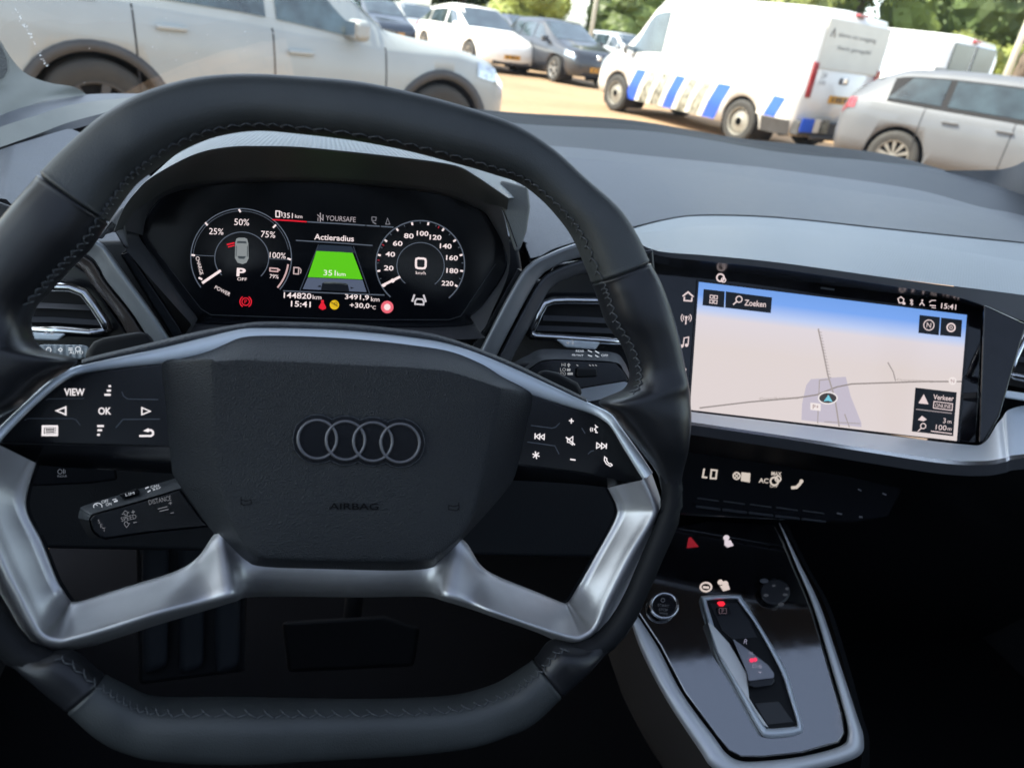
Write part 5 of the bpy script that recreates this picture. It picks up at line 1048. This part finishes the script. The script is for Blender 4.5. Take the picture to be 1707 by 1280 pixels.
K().line([(1008, 761.5), (1007.5, 767), (1011, 773), (1017.5, 777), (1020.5, 775), (1018, 772.5), (1015, 772.5), (1011.5, 768), (1011.5, 764)], 1.7, True).build('phone_key', KW, bpR)
keylines(bpR, [[(885, 709), (920, 713.5), (926, 712), (933, 705)], [(969.5, 713), (975.5, 722.5)], [(879, 736.5), (925, 743), (932, 757)], [(980, 757), (985, 752), (990, 751)]])
# hub pad
HO = [(271, 606), (300, 598), (341, 586), (372, 572), (402, 560), (443, 556.5), (520, 558), (599, 563), (680, 572), (751, 584), (804, 605), (840, 627), (872, 644), (886, 657), (886, 675), (880, 700), (870, 746), (859, 791), (845, 815), (815, 851), (771, 899), (745, 928), (728, 942), (714, 950), (640, 953), (530, 950), (435, 946), (410, 937), (384, 915), (353, 884), (325, 845), (291, 795), (286, 775), (283, 750), (276, 670)]
HI = [(353, 603), (357, 603), (364, 602), (385, 601), (410, 600), (443, 602), (520, 605), (599, 609), (680, 613), (745, 619), (793, 633), (812, 639), (828, 644), (835, 648), (834, 664), (829, 690), (818, 735), (807, 783), (803, 797), (794, 840), (776, 884), (748, 912), (728, 926), (714, 933), (640, 936), (530, 934), (445, 930), (422, 922), (405, 905), (386, 868), (377, 838), (367, 806), (365, 790), (362, 760), (356, 670)]
n_ = len(HO)
def mixp(a_, b_, f_): return (a_[0]*(1-f_)+b_[0]*f_, a_[1]*(1-f_)+b_[1]*f_)
rows = [[U(p, WHEEL, -.055) for p in HO], [U(p, WHEEL, -.030) for p in HO], [U(mixp(a_, b_, .05), WHEEL, -.0265) for a_, b_ in zip(HO, HI)], [U(mixp(a_, b_, .5), WHEEL, -.018) for a_, b_ in zip(HO, HI)], [U(mixp(a_, b_, .92), WHEEL, -.0110) for a_, b_ in zip(HO, HI)],
        [U(mixp(b_, (600, 770), .04), WHEEL, -.0095) for b_ in HI], [U(mixp(b_, (600, 770), .30), WHEEL, -.0082) for b_ in HI], [U(mixp(b_, (600, 770), .75), WHEEL, -.0075) for b_ in HI], [U(mixp(b_, (600, 770), .999), WHEEL, -.0075) for b_ in HI]]
pad = loft('hub_pad', rows, M['pad'], sw, n=150, nv=2, match=True, closed=True)
BP = -.0079
def badge_outline(grow, n_each=16):
    cs = [(529, 732), (576, 734), (621.5, 736), (667, 738.3)]; rx, ry = 35+grow, 34.5+grow; pts = []
    from math import cos, sin
    import itertools
    top, bot = [], []
    x = cs[0][0]-rx
    while x <= cs[3][0]+rx+.01:
        ys = [(c_[1], ry*math.sqrt(max(0, 1-((x-c_[0])/rx)**2))) for c_ in cs if abs(x-c_[0]) <= rx+1e-6]
        if ys: top.append((x, min(q[0]-q[1] for q in ys))); bot.append((x, max(q[0]+q[1] for q in ys)))
        x += (2*rx+138)/64
    return top+list(reversed(bot))[1:-1]
bd = plate('badge', badge_outline(7.5), WHEEL, BP-.002, BP+.0012, M['gloss_soft'], pad, bevel=.0004)
Art(WHEEL, BP+.0014).line(badge_outline(6.3), 1.2, True).build('badge_rim', principled('badge_edge', (.16, .17, .18), .25, metal=.8), pad)
a_ = Art(WHEEL, BP+.0017)
RG = principled('badge_ring_metal', (.20, .20, .215), .42, metal=.6)
V, Fc = [], []
for k, c_ in enumerate(((529, 732), (576, 734), (621.5, 736), (667, 738.3))):
    v2, f2 = tube_vf([U((c_[0]+32.3*math.cos(t2_), c_[1]+32.0*math.sin(t2_)), WHEEL, BP+.0018+.0003*k) for t2_ in np.linspace(0, 6.28318, 49)[:-1]], .00075, 8, True, off=len(V)); V += v2; Fc += f2
obj('badge_rings', V, Fc, RG, pad, True)
EMB = principled('embossed_lettering', (.003, .003, .004), .7, spec=.15)
Art(WHEEL, BP+.0008).text('AIRBAG', (590, 844), w=82, h=11, rot=.5, bold=.01).build('airbag_lettering', EMB, pad)
for sx_, cx, cy in ((1, 411, 836), (-1, 756, 845)):
    Art(WHEEL, BP+.0010).line([(cx-9*sx_, cy-8), (cx-9*sx_, cy+6)], 1.4).line([(cx-9*sx_, cy-3), (cx, cy-1), (cx+8*sx_, cy-3), (cx+8*sx_, cy+4), (cx-5*sx_, cy+6), (cx-9*sx_, cy+2)], 1.4).build('horn_mark', EMB, pad)
# shift paddles behind the spokes
plate('shift_paddle', [(139, 601), (146, 583), (156, 570), (172, 563), (236, 552), (246, 556), (262, 574), (250, 590), (180, 606)], WHEEL, -.080, -.062, M['matte_black'], sw, bevel=.003, label='left shift paddle')
plate('shift_paddle', [(893, 627), (898, 620), (907, 616), (930, 621), (963, 638), (972, 655), (960, 668), (900, 640)], WHEEL, -.080, -.062, M['matte_black'], sw, bevel=.003, label='right shift paddle')
V, Fc = tube_vf([U((597, 760), WHEEL, -.05), U((597, 760), WHEEL, -.28)], .055, 24); obj('column_shroud', V, Fc, M['matte_black'], sw, True)
# ------------------------------------------------------------------ stalks
wst = thing('column_stalk', tuple(U((950, 640), WHEEL, -.12)), 'wiper stalk with small dial and HI LO AUTO lettering, right of the column', 'wiper stalk', group='stalks on the steering column')
WSP = (wn, wD+.115)
loft('stalk_top', [[U(p, WSP, -.035) for p in ((855, 605), (880, 592), (906, 582), (965, 584), (1023, 588), (1040, 602), (1049, 622))], [U(p, WSP, -.014) for p in ((857, 614), (884, 600), (908, 590), (965, 592), (1022, 596), (1038, 608), (1049, 628))], [U(p, WSP, .000) for p in ((870, 625), (897, 604), (920, 599), (965, 600), (1026, 604), (1040, 618), (1049, 633))]], M['dash_dark'], wst, n=60, nv=3, match=True)
wf = plate('stalk_face', [(866, 628), (897, 604), (920, 599), (1026, 604), (1044, 624), (1047, 635), (968, 648), (900, 655)], WSP, -.03, .0, M['gloss_soft'], wst, bevel=.001)
plate('stalk_arm', [(820, 620), (870, 604), (900, 604), (900, 650), (850, 660), (810, 650)], WSP, -.03, -.006, M['matte_black'], wst, bevel=.003)
plate('wiper_dial', [(962, 613), (995, 614), (996, 628), (961, 630)], WSP, -.001, .003, M['matte_black'], wst, bevel=.0015)
GL = glow(170, 172, 176, .75)
Art(WSP, .0006).text('HI', (939.5, 608), h=5.5).text('LO', (938.5, 616), h=5.5).text('AUTO', (935, 623), w=17, h=5.2).poly([(945, 609), (948, 605), (951.5, 609)]).line([(948, 608), (948, 612)], 2.4).line([(945, 616.5), (951, 616.5)], 4).line([(946, 623), (955, 623)], 4).line([(961, 608), (964, 610)], 1.5).line([(982, 608), (985, 610)], 1.4).line([(987, 608), (990, 610)], 1.4).line([(992, 608), (995, 610)], 1.4).build('face_lettering', GL, wf)
TP = PT(U((970, 592), WSP, -.016), (0, -.55, .85))
GL2 = glow(215, 225, 238, .9)
Art(TP, .004).text('REAR', (967, 585.3), w=14, h=3.6, rot=2).text('FRONT', (963, 592.5), w=19, h=3.8, rot=2).text('OFF', (1008, 592.5), w=12, h=3.8, rot=2).line([(980, 584), (987, 587)], 1.4).line([(992, 585), (999, 589)], 1.6).line([(980, 592), (987, 594)], 1.5).line([(992, 592), (999, 596)], 1.5).build('top_lettering', GL2, wst)
lst = thing('column_stalk', tuple(U((105, 588), WHEEL, -.12)), 'light stalk with pale AUTO lettering, behind the left side of the steering wheel', 'light stalk', group='stalks on the steering column')
lt = plate('stalk_top', [(48, 578), (75, 574), (142, 575), (150, 580), (146, 597), (110, 603), (60, 600)], WSP, -.02, .0, M['dash_rib'], lst, bevel=.002)
plate('stalk_arm', [(20, 600), (150, 594), (220, 600), (220, 640), (20, 640)], WSP, -.03, -.008, M['matte_black'], lst, bevel=.003)
Art(WSP, .0006).text('AUTO', (127, 587.5), w=23, h=5).circ((81, 583.5), 4, 1.2).line([(97, 583), (101, 580), (104, 583), (101, 586)], 1.2, True).line([(114, 580.5), (121, 580.5)], 1.5).line([(114, 583.5), (121, 583.5)], 1.5).circ((130, 582), 4, 1.2).build('top_lettering', glow(225, 232, 240, .95), lt)
cst = thing('column_stalk', tuple(U((220, 850), WHEEL, -.08)), 'cruise control stalk with SPEED and DISTANCE lettering, below the left buttons', 'cruise stalk', group='stalks on the steering column')
CSP = (wn, wD+.075)
cf = plate('stalk_face', [(147, 866), (152, 860), (160, 855), (230, 836), (300, 814), (338, 866), (352, 878), (253, 888), (176, 899), (165, 896), (153, 886)], CSP, -.028, .0, M['gloss_soft'], cst, bevel=.0015)
loft('stalk_top', [[U(p, CSP, -.026) for p in ((130, 862), (133, 850), (142, 842), (215, 820), (292, 797))], [U(p, CSP, -.010) for p in ((133, 864), (137, 853), (146, 846), (219, 825), (297, 802))], [U(p, CSP, .0003) for p in ((148, 867), (151, 860), (161, 854), (230, 835), (302, 813))]], M['dash_dark'], cst, n=50, nv=3, match=True)
loft('stalk_end', [[U(p, CSP, -.026) for p in ((130, 862), (138, 880), (150, 897))], [U(p, CSP, .0003) for p in ((148, 867), (154, 886), (166, 897))]], M['matte_black'], cst, n=20)
plate('limiter_key', [(198, 824), (228, 814), (233, 818), (233, 823), (208, 831), (203, 830)], (wn, wD+.083), -.002, .003, M['matte_black'], cst, bevel=.001)
a_ = Art(CSP, .0005).text('SPEED', (214.5, 863), w=26, h=7.5, rot=-12).text('DISTANCE', (266.5, 833.5), w=38, h=8, rot=-12).text('S', (165, 869), h=6.5, rot=-5).text('E', (169, 876), h=6.5, rot=-5).text('T', (173.5, 882.5), h=6.5, rot=-5)
a_.line([(208, 856), (203.5, 857), (208.5, 851), (215, 854), (212, 855), (212, 858.5), (208.5, 859)], 1.1, True).line([(219, 853.5), (225, 852.5)], 1.4).line([(221.5, 850), (222.3, 856)], 1.4).line([(208, 870), (207, 873), (211, 879), (216, 872), (212.5, 872), (212, 869)], 1.1, True).line([(222, 871), (228, 870)], 1.4)
a_.line([(281, 839), (287, 837.5)], 1.2).line([(283.5, 835.5), (284.5, 841)], 1.2).line([(284, 855), (290, 854)], 1.2).line([(263, 848), (279, 844)], 1.4).line([(266, 852), (281, 848.5)], 1.4).build('face_lettering', glow(120, 122, 128, .8), cf)
CTP = PT(U((215, 829), CSP, -.008), (0, -.60, .80))
Art(CTP, .003).text('OFF', (175, 835.5), w=12, h=5, rot=-12).text('ON', (181, 840), w=9.5, h=5, rot=-12).text('CAN', (258, 810.5), w=14, h=4.5, rot=-12).text('RES', (262, 815), w=14, h=4.5, rot=-12).circ((163, 843.5), 7, 1.5, 150, 380, ry=5).line([(163, 843), (159, 840)], 1.2).line([(187, 833), (194, 831)], 1.3).line([(190, 836), (196, 834)], 3).line([(242, 814), (248, 811.5)], 2).line([(246, 820), (251, 817)], 2).build('top_lettering', glow(205, 212, 222, .85), cst)
Art((wn, wD+.083), .0034).text('LIM', (216.5, 823), w=15, h=4.5, rot=-13).build('key_lettering', glow(190, 198, 208, .85), cst)
# switch pair with fog lamp symbols, far left below the wheel spoke
lsw = thing('light_switch_panel', tuple(U((95, 800), CLUS, .04)), 'dark fog lamp switch panel seen through the left gap of the wheel', 'switch panel')
SWP = (nrm(0, 14), .555)
lp = plate('switch_plate', [(30, 748), (190, 752), (196, 800), (150, 806), (20, 812)], SWP, -.02, .0, M['gloss_soft'], lsw, bevel=.002)
Art(SWP, .0006).circ((100, 786), 3.6, 1.2).line([(106, 781.5), (106, 790)], 1.4).line([(108.5, 783), (108.5, 789)], 1.2).text('REAR', (104, 793.5), w=16, h=3.6).circ((55, 789), 3, 1, -60, 60).text('FRONT', (45, 799), w=22, h=4).build('switch_symbols', glow(96, 102, 112, .7), lp)
#@@SECTION console
# ------------------------------------------------------------------ climate controls
cl = thing('climate_panel', tuple(U((1270, 870), LP, 0)), 'dark climate control strip with lit LO symbols under the touchscreen', 'climate controls')
CP = PT(U((1300, 760), MMI, .0), (-.22, -.90, .36))
CPn = PT(Y((1270, 800), .515), (-.20, -.95, .22))
cpn = plate('panel', [(1120, 742), (1300, 762), (1480, 788), (1512, 800), (1480, 862), (1420, 872), (1130, 858)], CPn, -.03, .0, M['gloss_soft'], cl, bevel=.003)
CI = glow(225, 212, 200, .85)
def Cc(): return Art(CPn, .0006)
Cc().line([(1174, 781), (1171.5, 795), (1179, 796)], 3).line([(1186, 783), (1195, 784), (1193.5, 797.5), (1184.5, 797)], 2.8, True).build('temperature_readout', CI, cpn)
Cc().circ((1228, 793), 5.5, 2.4).line([(1224, 789), (1232, 797)], 1.6).line([(1224, 797), (1232, 789)], 1.6).poly([(1236, 787), (1251, 788.5), (1250, 804), (1235, 801.5)]).build('fan_symbol', CI, cpn)
Cc().line([(1239, 791), (1248, 792)], .1).text('AC', (1273, 801), w=16, h=8, rot=4, bold=.02).text('MAX', (1294.5, 789.5), w=17, h=6.5, rot=4, bold=.02).circ((1291, 802), 6.5, 3).circ((1297, 798), 4.5, 2.5).text('OFF', (1290, 810), w=13, h=5, rot=4).build('air_symbol', CI, cpn)
Cc().line([(1337, 801), (1333, 807), (1328, 812), (1319, 813)], 5).circ((1336, 802), 3.2).build('seat_heat_symbol', CI, cpn)
for k in range(5):
    x0 = 1160+k*44; y0 = 843+k*5.2
    plate('rocker_key', [(x0, y0-1), (x0+41, y0+4), (x0+41, y0+8), (x0, y0+3)], CPn, -.001, .005, principled('key_edge', (.05, .055, .065), .35), cl, bevel=.0008)
    plate('rocker_slot', [(x0+2, y0-14), (x0+38, y0-9), (x0+38, y0-7), (x0+2, y0-12)], CPn, -.001, .001, M['frame_grey'], cl, bevel=.0002)
Cc().line([(1430, 815), (1436, 818)], 2).line([(1471, 822), (1478, 825)], 2.4).line([(1395, 855), (1404, 857)], 2.4).line([(1432, 861), (1438, 862)], 3).build('faint_symbols', glow(62, 68, 80, .6), cpn)
# ------------------------------------------------------------------ centre console
con = thing('centre_console', (.38, .38, .42), 'sloping centre console of glossy black panel in a satin surround, lower right', 'centre console')
CN = (Vector((0, -math.sin(rad(25)), math.cos(rad(25)))), .62)
GP = [(1120, 880), (1180, 868), (1290, 872), (1308, 905), (1323, 942), (1352, 1010), (1380, 1103), (1405, 1190), (1409, 1222), (1398, 1238), (1337, 1255), (1270, 1262), (1236, 1261), (1215, 1250), (1196, 1227), (1141, 1153), (1101, 1077), (1063, 1020), (1075, 960)]
M['console_gloss'] = principled('console_piano_black', (.006, .006, .008), .07, noise=.5, nscale=90, bump=.05, bscale=40, bdist=.0003)
M['console_gloss'].node_tree.nodes['Principled BSDF'].inputs['IOR'].default_value = 4.0
gpn = plate('glossy_panel', GP, CN, -.02, .0, M['console_gloss'], con, bevel=.002, seg=3)
def con_band(nm, inner, outer, mat, h0=-.003, h1=.004):
    loft(nm, [[U(p, CN, h0) for p in inner], [U(mixp(a_, b_, .12), CN, h1) for a_, b_ in zip(inner, outer)], [U(mixp(a_, b_, .75), CN, h1) for a_, b_ in zip(inner, outer)], [U(b_, CN, h1-.006) for b_ in outer]], mat, con, n=110, nv=2, match=True)
SI = [(1298, 872), (1311, 903), (1326, 940), (1355, 1010), (1383, 1103), (1408, 1190), (1413, 1225), (1400, 1243), (1337, 1260), (1268, 1268), (1232, 1267), (1210, 1254), (1192, 1230), (1137, 1155), (1097, 1079), (1060, 1022)]
SO = [(1300, 871), (1315, 901), (1333, 938), (1366, 1006), (1398, 1099), (1427, 1187), (1440, 1232), (1428, 1262), (1345, 1287), (1268, 1300), (1222, 1298), (1186, 1278), (1166, 1250), (1110, 1165), (1070, 1088), (1052, 1038)]
con_band('satin_surround', SI, SO, principled('console_satin', (.74, .77, .80), .38, metal=.4))
# sides falling away
sideL = [(1052, 1038), (1070, 1088), (1110, 1165), (1166, 1250), (1190, 1290), (1230, 1380)]
loft('console_side', [[U(p, CN, -.004) for p in sideL], [U((p[0]-38, p[1]+52), CN, -.05) for p in sideL], [U((p[0]-30, p[1]+75), CN, -.25) for p in sideL]], principled('bronze_grey_side', (.10, .09, .085), .4, metal=.4), con, n=40)
sideR = [(1303, 868), (1337, 937), (1374, 1005), (1404, 1098), (1428, 1186), (1440, 1232), (1430, 1300)]
loft('console_side', [[U(p, CN, -.003) for p in sideR], [U((p[0]+10, p[1]+6), CN, -.02) for p in sideR], [U((p[0]+10, p[1]+90), CN, -.25) for p in sideR]], M['matte_black'], con, n=40)
# recess for the drive selector
RO = [(1169, 997), (1172, 993), (1200, 991), (1232, 991), (1238, 997), (1272, 1050), (1310, 1115), (1325, 1165), (1339, 1213), (1331, 1224), (1305, 1229), (1278, 1229), (1264, 1216), (1228, 1150), (1194, 1085), (1178, 1030)]
RI = [(1178, 1003), (1181, 1000), (1203, 998), (1229, 998), (1232, 1003), (1262, 1045), (1300, 1115), (1316, 1162), (1329, 1206), (1322, 1211), (1304, 1213), (1281, 1214), (1273, 1207), (1240, 1148), (1204, 1085), (1186, 1030)]
sel = thing('drive_selector', tuple(U((1255, 1110), CN, 0)), 'silver framed drive selector recess with red lit marks in the console', 'gear selector')
loft('frame', [[U(p, CN, .0005) for p in RO], [U(mixp(a_, b_, .4), CN, .005) for a_, b_ in zip(RO, RI)], [U(b_, CN, .0035) for b_ in RI], [U(b_, CN, .0012) for b_ in RI]], M['satin_light'], sel, n=110, nv=2, match=True, closed=True)
plate('well', RI, CN, .0006, .0016, M['matte_black'], sel, bevel=.0002)
plate('well_wall', [(1179, 1036), (1187, 1040), (1216, 1072), (1245, 1122), (1249, 1163), (1258, 1178), (1282, 1213), (1272, 1207), (1240, 1156), (1197, 1087)], CN, .0012, .0062, principled('inner_wall_sheen', (.90, .92, .92), .3), sel, bevel=.0012)  # near-white colour stands in for light reflected by the wall
plate('pad_front', [(1184, 1006), (1228, 1004), (1250, 1036), (1262, 1062), (1222, 1066), (1204, 1050)], CN, .001, .0030, principled('well_panel', (.02, .022, .027), .3), sel, bevel=.0008)
pk = plate('park_key', [(1194, 1012), (1215, 1011), (1219, 1024), (1197, 1026)], CN, .0025, .0046, M['gloss_soft'], sel, bevel=.0008)
plate('park_lamp', [(1195, 1004), (1199, 1002), (1206, 1002), (1209, 1006), (1206, 1010), (1199, 1010)], CN, .0025, .0040, glow(255, 40, 60, 1.2), sel, bevel=.0004)
Art(CN, .0049).text('P', (1205, 1018), h=6).line([(1199, 1013.5), (1211, 1013.5), (1211, 1022), (1199, 1022)], .8, True).build('park_letter', glow(120, 100, 110, .7), pk)
kn = plate('selector_slider', [(1221, 1064), (1225, 1066), (1255, 1088), (1281, 1108), (1291, 1122), (1290, 1130), (1248, 1135), (1246, 1122)], CN, .002, .0120, principled('slider_top', (.30, .31, .36), .3, coat=.5), sel, bevel=.002)
plate('slider_front', [(1246, 1128), (1290, 1124), (1293, 1136), (1286, 1144), (1258, 1147), (1248, 1143)], CN, .002, .0100, M['gloss_soft'], sel, bevel=.002)
plate('well_floor', [(1258, 1172), (1298, 1168), (1323, 1203), (1280, 1208)], CN, .001, .0028, principled('well_floor', (.035, .037, .042), .5), sel, bevel=.0006)
Art(CN, .0125).text('R', (1243.5, 1069), h=8, rot=15).text('N', (1252, 1088), h=5, rot=10).text('D/B', (1262, 1110), w=16, h=6, rot=5).poly([(1263, 1119), (1271, 1119), (1267, 1122)]).build('drive_letters', glow(150, 150, 172, .8), kn)
Art(CN, .0127).circ((1253, 1100), 3.6).circ((1259, 1099), 3.4).build('drive_lamp', glow(255, 60, 100, 1.1), kn)
# start button
SB = (1107, 1009)
stb = thing('start_button', tuple(U(SB, CN, 0)), 'round start stop button with silver ring on the glossy console', 'start button')
V, Fc = tube_vf([U((SB[0]+22*math.cos(a_), SB[1]+20.5*math.sin(a_)), CN, .005) for a_ in np.linspace(0, 6.28318, 49)[:-1]], .0017, 10, True); obj('ring', V, Fc, M['chrome'], stb, True)
bt = plate('button', [(SB[0]+20.5*math.cos(a_), SB[1]+19*math.sin(a_)) for a_ in np.linspace(0, 6.28318, 37)[:-1]], CN, .0, .0045, M['gloss_soft'], stb, bevel=.001)
Art(CN, .0048).circ((1105, 1000), 3, 1.1).text('START', (1106, 1009), w=19, h=4.2, rot=6).text('STOP', (1106, 1016), w=15, h=4.2, rot=6).text('ENGINE', (1106.5, 1022), w=14, h=3, rot=6).build('start_lettering', glow(70, 76, 86, .7), bt)
# rotary knob
KB = (1292, 986)
knb = thing('rotary_knob', tuple(U(KB, CN, 0)), 'black volume dial with faint marks right of the drive selector', 'dial')
kd = plate('dial', [(KB[0]+25*math.cos(a_), KB[1]+22*math.sin(a_)) for a_ in np.linspace(0, 6.28318, 41)[:-1]], CN, .0, .006, principled('dial_surface', (.014, .015, .018), .35), knb, bevel=.002)
Art(CN, .0064).circ((1274, 968), 7.5, 0, ry=4).build('dial_highlight_mark', M['frame_grey'], kd)
Art(CN, .0064).circ((1277, 992), 4.5, 0, ry=2.6).circ((1309, 991), 4.5, 0, ry=2.4).circ((1302, 1007), 5, 0, ry=3).circ((1312, 981), 3.2, 0, ry=2.4).circ((1290, 976), 3.0, 0, ry=2).build('dial_marks', glow(66, 70, 78, .6), kd)
# touch symbols on the glossy panel
CI2 = glow(225, 208, 200, .95); ORG = Vector((.38, .38, .42))
Art(CN, .0006).poly([(1148, 896), (1152, 895), (1165, 911), (1145, 913)]).build('hazard_symbol', glow(140, 22, 34, .9), gpn)
Art(CN, .0006).circ((1211, 896), 5, 0, ry=4.5).poly([(1208, 900), (1218, 900), (1223, 909), (1213, 912), (1208, 908)]).build('car_symbol', glow(225, 212, 220, .95), gpn)
Art(CN, .0006).circ((1177, 978), 9, 2.8, ry=7.2).line([(1172, 978), (1182, 979)], 3.6).build('drive_mode_symbol', CI2, gpn)
Art(CN, .0006).circ((1201, 970), 4.4).circ((1209, 973), 5.2).poly([(1200, 976), (1215, 975), (1217, 982), (1206, 985)]).build('parking_aid_symbol', CI2, gpn)
# ------------------------------------------------------------------ footwell
ft = thing('footrest', tuple(Y((320, 1130), .80)), 'ribbed dark footrest low in the footwell, seen under the wheel spoke', 'footrest')
FP = (nrm(0, 25), .95)
for k, x_ in enumerate((236, 296, 356)):
    plate('rib', [(x_, 880), (x_+46, 878), (x_+44, 1112), (x_+2, 1126)], FP, -.02, .012, principled('footrest_rubber', (.045, .052, .062), .6, spec=.3), ft, bevel=.01, seg=4)
plate('base', [(226, 870), (412, 868), (410, 1118), (232, 1140)], FP, -.03, -.01, M['dark'], ft, bevel=.005)
ped = thing('brake_pedal', tuple(Y((560, 1060), .80)), 'dark brake pedal faintly visible in the footwell', 'pedal')
plate('pedal_pad', [(470, 1036), (640, 1026), (700, 1045), (690, 1110), (480, 1120)], FP, -.02, .01, M['matte_black'], ped, bevel=.006)
V, Fc = tube_vf([U((585, 1050), FP, -.01), U((600, 900), FP, -.05)], .012, 10); obj('pedal_arm', V, Fc, M['matte_black'], ped, True)
